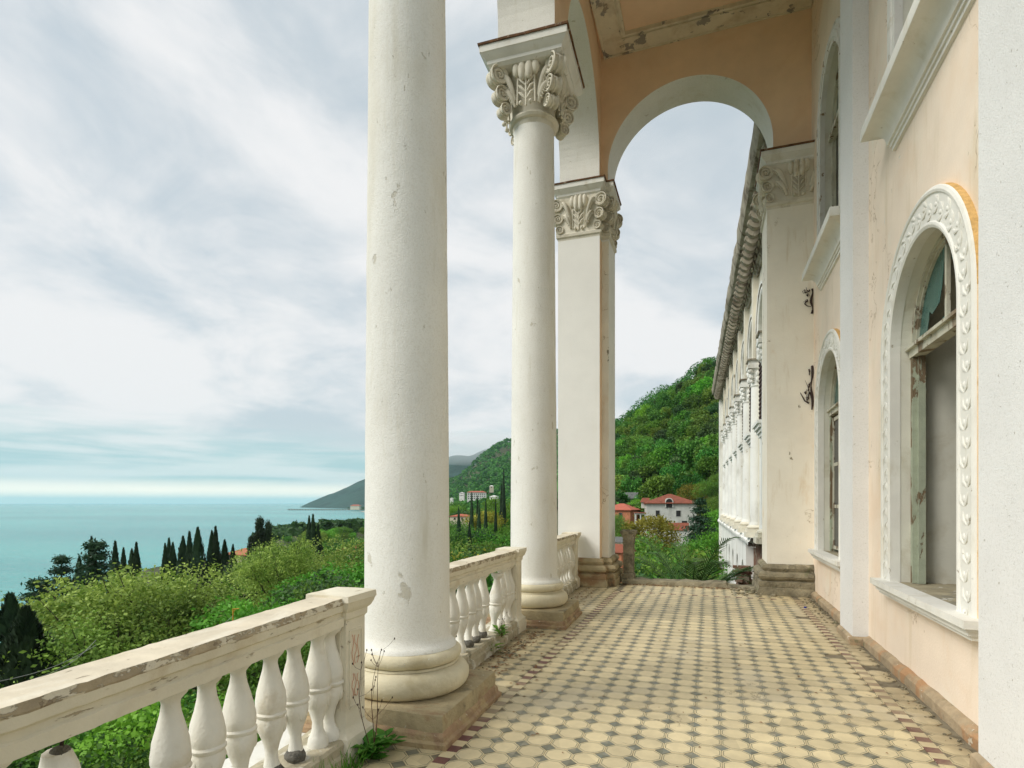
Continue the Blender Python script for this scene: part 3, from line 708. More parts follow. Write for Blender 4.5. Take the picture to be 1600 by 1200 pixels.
# ------------------------------------------------------------------ square pillars at the far arch
BASE_PROF = [(.175, 0), (.18, .05), (.16, .145), (.145, .15), (.155, .175), (.15, .255), (.10, .268), (.105, .285), (.15, .31), (.165, .35), (.15, .40), (.105, .428), (.06, .435), (.07, .455), (.085, .50), (.06, .55), (.02, .568), (.0, .575)]
def make_pillar(label, poly, base_m, shaft_m, fronts, corners, top=8.33):
    kz = (top - 7.16) / 1.02
    def Z(z): return 7.16 + (z - 7.10) * kz
    cx_, cy_ = poly[0]
    t = thing('pillar', label, 'pillar', (cx_, cy_, 0), 'square pillars of the far arch')
    P_ = [(x - cx_, y - cy_) for x, y in poly]
    mb = MB(); mb.plan(P_, [(0, .57), (0, 7.24)]); part('shaft', mb, shaft_m, t, True, 25)
    mb = MB(); mb.plan(sub_poly(P_, 8), BASE_PROF); mb.rough(.016, 4.5, cx_ * 3); part('base', mb, base_m, t, True, 30)
    mb = MB(); mb.plan(P_, [(0, Z(7.10)), (.005, Z(7.14)), (.03, Z(7.155)), (.035, Z(7.20)), (.012, Z(7.215)), (.008, Z(7.24)), (.008, Z(7.86))])
    cap = part('capital', mb, 'carved plaster', t, True, 25)
    abacus(t, P_, 0, top - 8.122)
    for (x, y, ang) in corners:
        x -= cx_; y -= cy_; a = R(ang)
        for zz, key, dd in ((7.735, 'big', .07), (7.49, 'mid', .035), (7.29, 'small', .0)):
            sx, sy = (1 if math.cos(a) > 0 else -1), (1 if math.sin(a) > 0 else -1)
            put('volute', ME_VOL[key], cap, (x + sx * (dd - .03), y - sy * .03, Z(zz)), R({(1, -1): 78, (-1, -1): -78, (1, 1): 102, (-1, 1): -102}[(sx, sy)]))
    for (x, y, rz, halfw) in fronts:
        x -= cx_; y -= cy_; b = R(rz)
        put('fleuron', ME_FLEUR, cap, (x, y, Z(7.25)), b, 0, (.95, 1, kz))
        for s in (-1, 1):
            put('acanthus_leaf', ME_ACA[s], cap, (x, y, Z(7.27)), b, 0, (max(.6, halfw / .36), 1.2, kz))
    return t
p3 = [(-2.99, 11.70), (-2.115, 11.70), (-2.115, 11.93), (-1.965, 11.93), (-1.965, 12.75), (-2.115, 12.75), (-2.115, 13.0), (-2.99, 13.0)]
make_pillar('square white pillar on the sea side of the far arch, with a clean smooth front', p3, 'base stone', 'clean plaster',
            [(-2.55, 11.69, 0, .34), (-1.955, 12.34, 90, .3)],
            [(-2.115, 11.70, -45), (-2.99, 11.70, -135), (-1.965, 11.93, -45), (-1.965, 12.75, 45), (-2.115, 13.0, 45)])
sp_ = MB(); sp_.box((-2.118, 11.703, .58), (-2.112, 11.927, 7.12)); part('rebate_strip', sp_, 'orange plaster', D.objects['pillar'], ang=0)
sp_ = MB(); sp_.box((-2.110, 11.926, .58), (-1.966, 11.932, 7.12)); part('rebate_face', sp_, 'corner plaster', D.objects['pillar'], ang=0)
p4 = [(1.02, 11.70), (1.82, 11.70), (1.82, 12.75), (1.02, 12.75)]
make_pillar('cream flaking pillar against the house wall at the far arch, on a blackened broken base', p4, 'old stone', 'corner plaster',
            [(1.55, 11.69, 0, .42), (1.01, 12.2, -90, .3)], [(1.02, 11.70, -135), (1.02, 12.75, 135)], 8.25)

# ------------------------------------------------------------------ the palace: arcade, ceiling, walls, windows
pal = thing('palace', 'abandoned peach and white palace front with arched windows along the tiled terrace', 'palace', (1.8, 8, 0))
WX = 1.80; TOP = 10.97
# sea side arcade standing on the columns (line of the columns, slightly turned)
def col_line(y): return -2.325 - (y - 4.163) * math.tan(ROT)
def PA(u, d, z): return (col_line(u) + d, u + 0, z)
mb = MB()
arch_wall(mb, PA, 3.75, 13.0, 8.122, 11.4, [(6.13, 1.545, 8.122, 8.45), (10.10, 1.595, 8.122, 8.62)], .415, -.415, 1, 0, 2, 40)
part('arcade_wall', mb, ['white stucco', 'orange plaster', 'white stucco'], pal, ang=0)
def PE(u, d, z): return (u, 11.93 + d, z)
mb = MB(); arch_wall(mb, PE, -2.15, 1.82, 8.122, 11.4, [(-.42, 1.567, 8.122, 8.585)], 0, .80, 0, 1, 1, 48)
part('end_arch_wall', mb, ['orange plaster', 'white stucco'], pal, ang=0)
mb = MB(); mb.box((-3.1, 3.7, TOP), (1.85, 12.8, TOP + .25), 0); mb.box((-3.3, 3.6, 11.4), (2.2, 13.1, 11.7), 0)
part('ceiling', mb, 'ceiling orange', pal, ang=0)
mb = MB()                                   # flat plaster frame round the ceiling, with a fillet on each edge
def frame_strip(x0, y0, x1, y1, wd):
    for (a, b, c, d) in ((x0, y0, x1, y0 + wd), (x0, y1 - wd, x1, y1), (x0, y0 + wd, x0 + wd, y1 - wd), (x1 - wd, y0 + wd, x1, y1 - wd)):
        mb.box((a, b, TOP - .05), (c, d, TOP + .02))
    for e, wf in ((.0, .035), (wd - .05, .05), (wd - .11, .025)):
        for (a, b, c, d) in ((x0 + e, y0 + e, x1 - e, y0 + e + wf), (x0 + e, y1 - e - wf, x1 - e, y1 - e), (x0 + e, y0 + e + wf, x0 + e + wf, y1 - e - wf), (x1 - e - wf, y0 + e + wf, x1 - e, y1 - e - wf)):
            mb.box((a, b, TOP - .075), (c, d, TOP - .045))
frame_strip(-2.06, 8.15, 1.79, 11.925, .50); frame_strip(-1.98, 3.8, 1.79, 8.10, .50)
part('ceiling_frame', mb, 'ceiling band', pal, ang=0)
# house wall with two storeys of arched openings
def PW(u, d, z): return (WX + d, u, z)
WIN = [(5.95, .84, .84, 3.21), (10.05, .84, .84, 3.21)]
WUP = [(5.95, .76, 5.70, 7.92), (10.05, .76, 5.70, 7.92)]
mb = MB(); arch_wall(mb, PW, 3.4, 12.7, 0, 4.9, WIN, 0, .55, 0, 1, 2, 36); arch_wall(mb, PW, 3.4, 12.7, 4.9, 11.4, WUP, 0, .55, 0, 1, 2, 36)
part('wall', mb, ['peach plaster', 'room plaster', 'reveal plaster'], pal, ang=0)
for (y0, y1) in ((3.78, 4.46), (7.88, 8.58)):
    mb = MB(); mb.box((1.632, y0, .09), (1.802, y1, 8.9)); mb.rough(.004, 2, y0)
    mb2 = MB(); poly = [(1.632, y0), (1.802, y0), (1.802, y1), (1.632, y1)]
    big = MB(); big.plan(poly, [(0, .085), (0, 8.7)]); part('pilaster', big, 'pilaster stucco' if y0 < 5 else 'pilaster stucco', pal, ang=25)
    mb2.plan(sub_poly(poly, 6), [(.035, -.005), (.035, .07), (.012, .095), (.0, .10)]); mb2.rough(.008, 7, y0); part('pilaster_foot', mb2, 'skirting', pal, ang=25)
mb = MB()
for (ya, yb) in ((4.50, 7.84), (8.62, 11.52)):
    n = 26; rows_ = []
    for i in range(n + 1):
        y = ya + (yb - ya) * i / n
        rows_.append([(1.735, y, -.005), (1.733, y, .075), (1.755, y, .105), (1.79, y, .12), (1.81, y, .12)])
    mb.rings(rows_, 0, False)
mb.rough(.014, 6, 2); part('skirting', mb, 'skirting', pal, ang=30)
# upper storey and roof mass behind, never seen from the terrace but closing the rooms
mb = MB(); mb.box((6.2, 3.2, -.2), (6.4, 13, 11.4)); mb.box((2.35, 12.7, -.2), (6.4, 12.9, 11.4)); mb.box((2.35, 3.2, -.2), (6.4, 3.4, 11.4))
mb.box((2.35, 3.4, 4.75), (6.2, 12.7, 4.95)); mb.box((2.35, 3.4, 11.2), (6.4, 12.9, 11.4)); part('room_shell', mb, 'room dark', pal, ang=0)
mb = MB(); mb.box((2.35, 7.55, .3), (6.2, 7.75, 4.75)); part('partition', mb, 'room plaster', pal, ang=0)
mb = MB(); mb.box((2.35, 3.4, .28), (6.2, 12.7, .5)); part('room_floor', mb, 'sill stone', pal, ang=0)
mb = MB(); mb.box((-2.9, -.6, -12.5), (-2.76, 13.2, -.02)); mb.box((-2.9, 12.45, -12.5), (6, 12.6, -.12)); mb.box((-3.05, -.6, -.10), (-2.4, 11.6, -.008))
part('terrace_wall', mb, 'white plaster', pal, ang=0)

# windows -------------------------------------------------------------------
mat('faded ochre', (.84, .68, .48), .95, (.85, 1.08, 12), [((.60, .38, .14), 6, .54, .7, 5, None, .7)], [(90, .5, .008)])
bud = MB()
bud.ell((0, 0, 0), .030, .018, .022, 0, 8, 5)
for s in (-1, 1): bud.tube([(-.055, 0, s * .012), (-.02, .012, s * .055), (.045, .004, s * .075)], [.006, .019, .004], 6)
ME_BUD = bud.mesh('relief_leaf', ['white plaster'], 60)
def lower_window(c, r, sill, zs, broken):
    ab = arch_band(MB(), PW, c, r, sill, zs, [(-.005, .03), (-.005, -.062), (.018, -.072), (.036, -.070), (.046, -.058), (.250, -.058), (.260, -.070), (.280, -.074), (.302, -.064), (.310, -.052), (.310, .0)], 36, 0,
                                ms=[0, 0, 0, 0, 0, 0, 0, 0, 0, 1])
    for i_, f_ in enumerate(ab.f):          # the ochre ground shows on the head of the band, the legs were painted over
        if ab.m[i_] == 1 and sum(ab.v[q][2] for q in f_) / 4 < zs + .05: ab.m[i_] = 2
    wd = part('window', ab, ['white plaster', 'ochre', 'faded ochre'], pal, ang=30)
    # relief leaves along the carved band
    rm = r + .14; L = (zs - sill) * 2 + PI * rm; n = int(L / .135)
    rel = MB(); cm = r + .14
    for i in range(n):
        s = (i + .5) / n * L; h = zs - sill
        if s < h: u, z, a = c - cm, sill + s, R(90)
        elif s < h + PI * cm:
            q = (s - h) / cm; u, z, a = c - cm * math.cos(q), zs + cm * math.sin(q), R(90) - q
        else: u, z, a = c + cm, zs - (s - h - PI * cm), R(-90)
        flip = 1 if i % 2 else -1
        # local frame: x along the band, y out of the wall, z across
        t_ = Vector((0, math.cos(a), math.sin(a))); o_ = Vector((-1, 0, 0)); k_ = t_.cross(o_) * flip
        mt = Matrix(((t_.x, o_.x, k_.x, WX - .058), (t_.y, o_.y, k_.y, u), (t_.z, o_.z, k_.z, z), (0, 0, 0, 1)))
        off = .028 * flip
        rel.merge(bud, mt @ Matrix.Translation((0, -.001, .025)) @ Matrix.Diagonal((1, .55, .92, 1)))
    part('relief', rel, 'white plaster', wd, ang=60, kind='stuff', recalc=False)
    # sill: slab over two fascias
    sb = MB(); y0, y1 = c - 1.27, c + 1.14
    for (xf, za, zb, e) in ((1.630, .845, .905, 0), (1.655, .822, .845, .03), (1.672, .79, .822, .05), (1.70, .755, .79, .07)):
        sb.box((xf, y0 + e, za), (1.81, y1 - e, zb - .001), 0, mt=0)
    sb.box((1.80, c - r + .002, .80), (2.36, c + r - .002, .90), 1)
    sb.rough(.003, 5, c); part('sill', sb, ['white plaster', 'sill stone'], wd, ang=25)
    # timber: arched frame, transom, mullion
    fx = .12
    fb = arch_band(MB(), PW, c, r, .90, zs, [(.0, fx), (-.038, fx), (-.038, fx + .03), (-.058, fx + .03), (-.058, fx + .1), (0, fx + .1)], 30)
    fb.rough(.003, 9, c); part('frame', fb, 'old timber', wd, ang=25)
    tb = MB(); tz = 3.19
    tb.box((WX + fx - .055, c - r + .012, tz + .035), (WX + fx + .09, c + r - .012, tz + .065)); tb.box((WX + fx - .02, c - r + .014, tz - .04), (WX + fx + .09, c + r - .014, tz + .035)); tb.rough(.004, 9, c); part('transom', tb, 'old timber', wd, ang=25)
    mb = MB(); mb.box((WX + fx + .022, c - .022, tz + .065), (WX + fx + .052, c + .022, zs + r - .05)); mb.rough(.003, 11, c); part('mullion', mb, 'old timber', wd, ang=25)
    gx_ = WX + fx + .055; ri = r - .05
    if broken:
        a0 = math.acos(.03 / ri)
        far = [(c + .03, tz + .06)] + [(c + ri * math.cos(a), zs + ri * math.sin(a)) for a in np.linspace(a0, 0, 14)] + [(c + ri, tz + .06)]
        jag = [(c + .03, tz + .06), (c + .03, tz + .15), (c + .16, tz + .17), (c + .26, tz + .12), (c + .40, tz + .16), (c + .58, tz + .11), (c + .52, tz + .24), (c + .50, tz + .33), (c + .43, tz + .28), (c + .25, tz + .33), (c + .19, tz + .45), (c + .14, tz + .63), (c + .03, tz + .78)]
        arc = [(c + ri * math.cos(a), zs + ri * math.sin(a)) for a in np.linspace(a0, 0, 14)]
        poly = [jag[-1]] + arc + [(c + ri, tz + .06)] + jag[:-1]
        near = [(c - .03, tz + .06), (c - .14, tz + .06), (c - .2, tz + .25), (c - .13, tz + .34), (c - .17, tz + .5), (c - .03, tz + .6)]
        arc2 = [(c - ri * math.cos(a), zs + ri * math.sin(a)) for a in np.linspace(0, a0, 14)]
        poly2 = [(c - .3, tz + .06), (c - ri, tz + .06)] + arc2 + [(c - .03, tz + .62), (c - .2, tz + .48), (c - .16, tz + .3)]
    else:
        poly = [(c + .03, tz + .06)] + [(c + ri * math.cos(a), zs + ri * math.sin(a)) for a in np.linspace(math.acos(.03 / ri), 0, 14)] + [(c + ri, tz + .06)]
        poly2 = [(c - u + c, z) for u, z in poly]
    for pp in (poly, poly2):
        gb = MB(); n = len(pp)
        gb.add([(gx_, u, z) for u, z in pp] + [(gx_ + .004, u, z) for u, z in pp], [tuple(range(n)), tuple(range(2 * n - 1, n - 1, -1))] + [(i, (i + 1) % n, n + (i + 1) % n, n + i) for i in range(n)])
        part('pane', gb, 'teal glass', wd, ang=0, label='broken teal pane with a jagged hole' if broken else None)
    # lower sash: the near window stands open and empty, the far one keeps its casements
    jb = MB(); jb.box((WX + fx - .012, c + r - .098, .905), (WX + fx + .07, c + r - .040, 3.145)); jb.box((WX + fx + .03, c + r - .135, .905), (WX + fx + .09, c + r - .10, 3.145)); jb.rough(.004, 8, c)
    part('jamb', jb, 'green timber', wd, ang=25)
    if not broken:
        for s in (-1, 1):
            cs = MB(); ya, yb = sorted((c + s * .02, c + s * (r - .16)))
            for (a, b, z0, z1) in ((ya, ya + .06, .95, 3.1), (yb - .06, yb, .95, 3.1)): cs.box((WX + fx + .01, a, z0), (WX + fx + .05, b, z1))
            for z in (.95, 1.62, 2.3, 3.04): cs.box((WX + fx + .012, ya + .06, z), (WX + fx + .048, yb - .06, z + .055))
            cs.rough(.003, 9, s); part('casement', cs, 'old timber', wd, ang=25)
            gb = MB(); gb.box((WX + fx + .026, ya + .05, .98), (WX + fx + .030, yb - .05, 3.06)); part('pane', gb, 'window dark', wd, ang=0)
    return wd
lower_window(*WIN[0], True); lower_window(*WIN[1], False)
def upper_window(c, r, sill, zs):
    wd = part('window', arch_band(MB(), PW, c, r, sill, zs, [(-.005, .03), (-.005, -.045), (.05, -.05), (.055, -.065), (.14, -.07), (.15, -.055), (.20, -.05), (.21, -.035), (.27, -.03), (.275, .0)], 36), 'flaking frame', pal, ang=30)
    sb = MB(); y0, y1 = c - 1.3, c + 1.12
    prof = [(.26, 5.70), (.268, 5.60), (.262, 5.575), (.20, 5.565), (.13, 5.53), (.085, 5.47), (.068, 5.41), (.066, 5.385), (.045, 5.38), (.045, 5.345), (.028, 5.34), (.028, 5.30), (.0, 5.29)]
    poly = [(WX, y0 + .26), (WX + .02, y0 + .26), (WX + .02, y1 - .26), (WX, y1 - .26)]
    rr = []
    for o, z in prof[::-1]: rr.append([(WX - o, y1 - .26 + o, z), (WX + .02, y1 - .26 + o, z), (WX + .02, y0 + .26 - o, z), (WX - o, y0 + .26 - o, z)])
    sb.rings(rr); sb.rough(.003, 4, c); part('sill', sb, 'white plaster', wd, ang=28)
    fx = .13
    fb = arch_band(MB(), PW, c, r, 5.70, zs, [(.0, fx), (-.06, fx), (-.06, fx + .04), (-.09, fx + .04), (-.09, fx + .1), (0, fx + .1)], 30); part('frame', fb, 'old timber', wd, ang=25)
    tb = MB(); tb.box((WX + fx - .05, c - r + .01, 7.70), (WX + fx + .09, c + r - .01, 7.78)); part('transom', tb, 'old timber', wd, ang=25)
    mb = MB(); mb.box((WX + fx + .005, c - .03, 5.7), (WX + fx + .06, c + .03, zs + r - .05)); part('mullion', mb, 'old timber', wd, ang=25)
    for s in (-1, 1):
        gb = MB(); gb.box((WX + fx + .05, *sorted((c + s * .02, c + s * (r - .08)))[:1], 5.72), (WX + fx + .054, sorted((c + s * .02, c + s * (r - .08)))[1], zs + .1)); part('pane', gb, 'window dark', wd, ang=0)
    gb = MB(); n = 16; ri = r - .08
    pts = [(c - ri * math.cos(PI * i / n), zs + .1 + (ri - .1) * math.sin(PI * i / n)) for i in range(n + 1)]
    gb.add([(WX + fx + .052, u, z) for u, z in pts], [tuple(range(n + 1))]); part('pane', gb, 'teal glass', wd, ang=0)
mat('flaking frame', (.76, .75, .70), .85, (.88, 1.05, 3), [((.30, .2, .11), 6, .60, .625, 7, (1, 1.6, .7), .95), ((.5, .44, .3), 4, .55, .7, 5, None, .5)], [(60, .3, .006)])
upper_window(*WUP[0]); upper_window(*WUP[1])

# ------------------------------------------------------------------ balustrades
def baluster_prof(z0, z1):
    q = [(.062, 0), (.064, .02), (.060, .075), (.050, .095), (.036, .15), (.034, .21), (.045, .28), (.064, .345), (.076, .405), (.079, .45), (.074, .475), (.083, .490), (.085, .505), (.076, .520),
         (.082, .545), (.083, .59), (.076, .66), (.060, .75), (.044, .83), (.038, .885), (.040, .91), (.052, .93), (.066, .95), (.074, .975), (.075, 1)]
    return [(r, z0 + (z1 - z0) * t) for r, t in q]
def baluster_mb(seed, cut=None, foot=True):
    mb = MB(); pr = baluster_prof(.165, .905)
    if not foot: pr = [(r * (1.0 if z > .27 else .9), z) for r, z in pr if z > .235]
    if cut: pr = [p for p in pr if p[1] < cut]
    mb.lathe(pr, 20, wob=.004, seed=seed)
    for k in range(4):                      # shallow leaves round the belly
        a = PI / 2 * k + .3
        for zz, s in ((.47, -1), (.60, 1)): mb.ell((.068 * math.cos(a), .068 * math.sin(a), zz), .016, .026, .05, 0, 6, 4, Matrix.Rotation(a, 3, 'Z'))
    mb.rough(.0035, 14, seed)
    if cut: mb.rough(.02, 9, seed, lambda p: p[2] > cut - .05)
    return mb
ME_BAL = [baluster_mb(k).mesh('baluster', ['baluster plaster'], 45) if k else None for k in range(0)]
mat('baluster plaster', (.79, .765, .68), .9, (.9, 1.05, 3), [((.58, .5, .36), 4, .52, .72, 6, None, .55), ((.4, .33, .2), 12, .70, .715, 5, None, .8)], [(45, .5, .008)])
ME_BAL = [baluster_mb(3.1 * k).mesh('baluster', ['baluster plaster'], 45) for k in range(4)]
ME_BALF = [baluster_mb(2.3 * k + 1, foot=False).mesh('baluster', ['baluster plaster'], 45) for k in range(3)]
core = MB(); core.ell((0, 0, .205), .066, .06, .052, 0, 10, 7); core.rough(.016, 16, 5)
ME_CORE = core.mesh('exposed_core', ['raw concrete'], 60)
stub = baluster_mb(9.4, .80); ME_STUB = stub.mesh('baluster', ['baluster plaster'], 45)
def bal_line(y): return -2.355 - (y - 3.4) * .036
def balustrade(label, y0, y1, ys, post_at, broken_feet=(), stubs=(), sag=0.0, halfpost=True):
    t = thing('balustrade', label, 'balustrade', (bal_line(y1), y1, 0), 'balustrade runs between the columns')
    def rz(y): return 1.085 - sag * max(0, (y1 - y) / 2.0)
    # handrail: swept profile, top, chipped edge band, fillet and lower band
    prof = [(.095, .895), (.098, .95), (.082, .955), (.084, .985), (.108, 1.0), (.114, 1.042), (.118, 1.05), (.112, 1.085), (-.112, 1.085), (-.118, 1.05), (-.108, 1.0), (-.084, .985), (-.082, .955), (-.098, .95), (-.095, .895)]
    n = max(16, int((y1 - y0) / .04)); mb = MB(); rows_ = []
    for i in range(n + 1):
        y = y0 + (y1 - y0) * i / n; dz = rz(y) - 1.085
        rows_.append([(bal_line(y) + o, y, z + dz) for o, z in prof])
    k = len(prof)
    for j in range(k - 1):
        m = 1 if j == 7 else (2 if j in (5, 6, 8, 9) else 0)
        for i in range(n): mb.add([rows_[i][j], rows_[i + 1][j], rows_[i + 1][j + 1], rows_[i][j + 1]], [(0, 1, 2, 3)], m)
    mb.add(rows_[0], [tuple(range(k))], 0); mb.add(rows_[-1], [tuple(range(k - 1, -1, -1))], 0)
    for i in range(n): mb.add([rows_[i][0], rows_[i + 1][0], rows_[i + 1][-1], rows_[i][-1]], [(0, 1, 2, 3)], 0)
    mb.rough(.0035, 9, y0); mb.rough(.004, 28, y0 + 3); part('handrail', mb, ['rail plaster', 'rail top', 'rail edge'], t, ang=40, recalc=False)
    # base rail
    mb = MB(); rows_ = []
    for i in range(n + 1):
        y = y0 + (y1 + .3 - y0) * i / n
        rows_.append([(bal_line(y) + o, y, z) for o, z in ((-.30, -.01), (-.30, .10), (-.16, .12), (-.15, .165), (.105, .168), (.125, .15), (.128, .10), (.15, .085), (.15, -.01))])
    mb.rings(rows_, 0, False); mb.rough(.008, 8, y0); part('base_rail', mb, 'base rail stone', t, ang=35)
    for i, y in enumerate(ys):
        bf = i in broken_feet
        me = ME_STUB if i in stubs else (ME_BALF[i % 3] if bf else ME_BAL[i % 4])
        o = link('baluster', me, t); lo = Vector((bal_line(y), y, 0)) - ORG[t.name]; o.location = lo
        o.rotation_euler = (random.gauss(0, .012), random.gauss(0, .012), random.uniform(0, 6))
        if i not in stubs: o.scale = (1, 1, (rz(y) - .165 - .178) / (.905 - .165) if False else 1); o.location.z = rz(y) - 1.085
        if bf: put('exposed_core', ME_CORE, o, (0, 0, 0), random.uniform(0, 6))
        if i in stubs:
            c = MB(); c.ell((0, 0, .775), .036, .034, .025, 0, 10, 5); c.rough(.012, 20, 2); part('exposed_core', c, 'raw concrete', o, True, label='bare concrete top of the broken baluster')
            c = MB(); c.tube([(0, 0, .7), (.006, .01, .80), (.02, .02, .91)], .007, 6); part('rebar', c, 'rebar', o, True)
    # end post with moulded cap and sunk panel
    yp = post_at; xp = bal_line(yp); q = .108
    mb = MB(); poly = [(xp - q, yp - q), (xp + q, yp - q), (xp + q, yp + q), (xp - q, yp + q)]
    mb.plan(sub_poly(poly, 5), [(.05, .0), (.055, .10), (.045, .17), (.02, .19), (.006, .21), (0, .24), (0, .93), (.012, .945), (.014, .985), (.03, 1.0), (.045, 1.03), (.05, 1.05), (.058, 1.06), (.056, 1.10), (.03, 1.108)])
    mb.rough(.005, 8, yp); ps = part('post', mb, 'rail plaster', t, ang=32)
    mb = MB()
    for (a, b, z0, z1) in ((-.075, -.062, .34, .86), (.062, .075, .34, .86), (-.062, .062, .34, .353), (-.062, .062, .847, .86)):
        mb.box((xp + q - .001, yp + a, z0), (xp + q + .007, yp + b, z1)); mb.box((xp + a, yp - q - .007, z0), (xp + b, yp - q + .001, z1))
    part('panel_moulding', mb, 'rail plaster', ps, ang=0)
    if halfpost:
        hb = baluster_mb(5.5); hb.v = [(p[0] * 1.25, p[1] * 1.1, p[2]) for p in hb.v]
        o = link('half_baluster', hb.mesh('half_baluster', ['baluster plaster'], 45), t); o.location = Vector((xp, yp - q - .045, 0)) - ORG[t.name]
    return t, ps
mat('base rail stone', (.47, .42, .30), .95, (.75, 1.1, 5), [((.75, .73, .64), 5, .5, .62, 6, None, .8), ((.13, .12, .08), 6, .56, .7, 7, None, .8)], [(35, .6, .015)])
b1, post1 = balustrade('nearest balustrade run, with one broken baluster stub and a bare gap under its rail', .9, 3.20, [1.05, 1.265, 1.49, 1.965, 2.18, 2.405, 2.63, 2.84, 3.05], 3.315, (6, 7), (2,), sag=.05)
b2, _ = balustrade('balustrade run between the two tall columns, one baluster knocked askew', 4.75, 7.13, [4.95, 5.2, 5.44, 5.66, 5.89, 6.12, 6.47, 6.75, 6.97], 7.25, (3, 4, 5), ())
for o in b2.children:
    if o.name.startswith('baluster') and abs(o.location.y - (6.47 - 7.13)) < .01: o.rotation_euler = (R(-2.5), R(4), .4); o.location.z -= .05
b3, _ = balustrade('farthest balustrade run, between the second column and the square pillar', 8.7, 11.36, [8.95, 9.2, 9.45, 9.7, 9.95, 10.2, 10.45, 10.7, 10.95, 11.2], 11.47, (), ())
# faded red scrawl on the near post
sc = MB()
for row, (za, zb) in enumerate(((.40, .56), (.62, .82))):
    for k in range(3):
        y = 3.315 - .035 + .03 * k; pts = []
        for i in range(14):
            t_ = i / 13; pts.append((bal_line(3.315) + .1105, y + .010 * math.sin(9 * t_ + k * 2 + row), za + (zb - za) * t_ + .008 * math.sin(21 * t_ + k)))
        sc.tube(pts, .0015, 4)
part('scrawl', sc, 'scribble', post1, ang=0)
# lone post and kerb of the lost far balustrade
pl = thing('balustrade_post', 'lone weathered stone post left standing on the far terrace edge', 'post', (-1.62, 12.42, .1))
mb = MB(); q = .105; poly = [(-q, -q), (q, -q), (q, q), (-q, q)]
mb.plan(sub_poly(poly, 5), [(.02, 0), (.02, .1), (0, .12), (0, .80), (.01, .83), (.005, .86), (.03, .92), (.05, .95), (.055, 1.01), (.02, 1.03)]); mb.rough(.014, 9, 3); part('shaft', mb, 'old stone', pl, True, 32)
mb = MB()
for (a, b, z0, z1) in ((-.07, -.058, .2, .74), (.058, .07, .2, .74), (-.058, .058, .2, .212), (-.058, .058, .728, .74)): mb.box((a, -q - .008, z0), (b, -q + .002, z1))
mb.rough(.004, 12); part('panel_moulding', mb, 'old stone', pl, True, 0)
mb = MB(); rows_ = []
for i in range(60):
    x = -1.75 + 2.65 * i / 59; h = .10 + .03 * noise.noise((x * 2.2, 0, 3)) - (.05 if x > .35 else 0)
    rows_.append([(x, 12.24, -.02), (x, 12.245, h * .7), (x, 12.27, h), (x, 12.52, h + .01), (x, 12.58, h * .5), (x, 12.60, -.2)])
mb.rings(rows_, 0, False); mb.rough(.02, 7, 1)
tag(part('kerb', mb, 'old stone', ang=40), 'low broken stone kerb along the far edge of the tiles', 'kerb')

# black cracks and rooty growth in the corner between the flaking pillar and the wall
cr = thing('wall_creeper', 'black dried creeper rooted in the cracks of the flaking far pillar', 'creeper', (1.70, 11.69, 3))
cm = MB(); rr__ = random.Random(4)
for (z0, z1, n) in ((3.4, 4.2, 9), (5.15, 5.6, 5)):
    for i in range(n):
        z = rr__.uniform(z0, z1); x = 1.74 - abs(rr__.gauss(0, .045)); p = Vector((x, 11.69, z)); pts = [p]
        for k in range(4):
            p = p + Vector((rr__.gauss(-.006, .022), rr__.uniform(-.012, .004), rr__.gauss(0, .04))); p.x = min(p.x, 1.79); p.y = min(11.697, max(11.66, p.y)); pts.append(p)
        cm.tube(pts, [.013, .012, .008, .005, .002], 5)
    cm.tube([(1.768 + .012 * math.sin(9 * q), 11.69, z0 + (z1 - z0) * q) for q in np.linspace(0, 1, 12)], [.006 + .016 * abs(math.sin(5 * q + z0)) for q in np.linspace(0, 1, 12)], 6)
for (x, z) in ((1.58, 3.72),):
    p = Vector((1.72, 11.692, z - .2)); cm.tube([p, p.lerp(Vector((x, 11.69, z)), .5) + Vector((0, 0, -.05)), (x, 11.692, z)], [.016, .012, .006], 5)
part('stem', cm, 'rebar', cr, ang=40, kind='stuff')

# ------------------------------------------------------------------ the long wing beyond the far arch
WR = R(1.4)
wing = thing('palace_wing', 'long white wing beyond the far arch with engaged columns, brown shutters and a scalloped cornice', 'palace wing', (-math.sin(WR) * 13 + 1.95, 13, 0), None, WR)
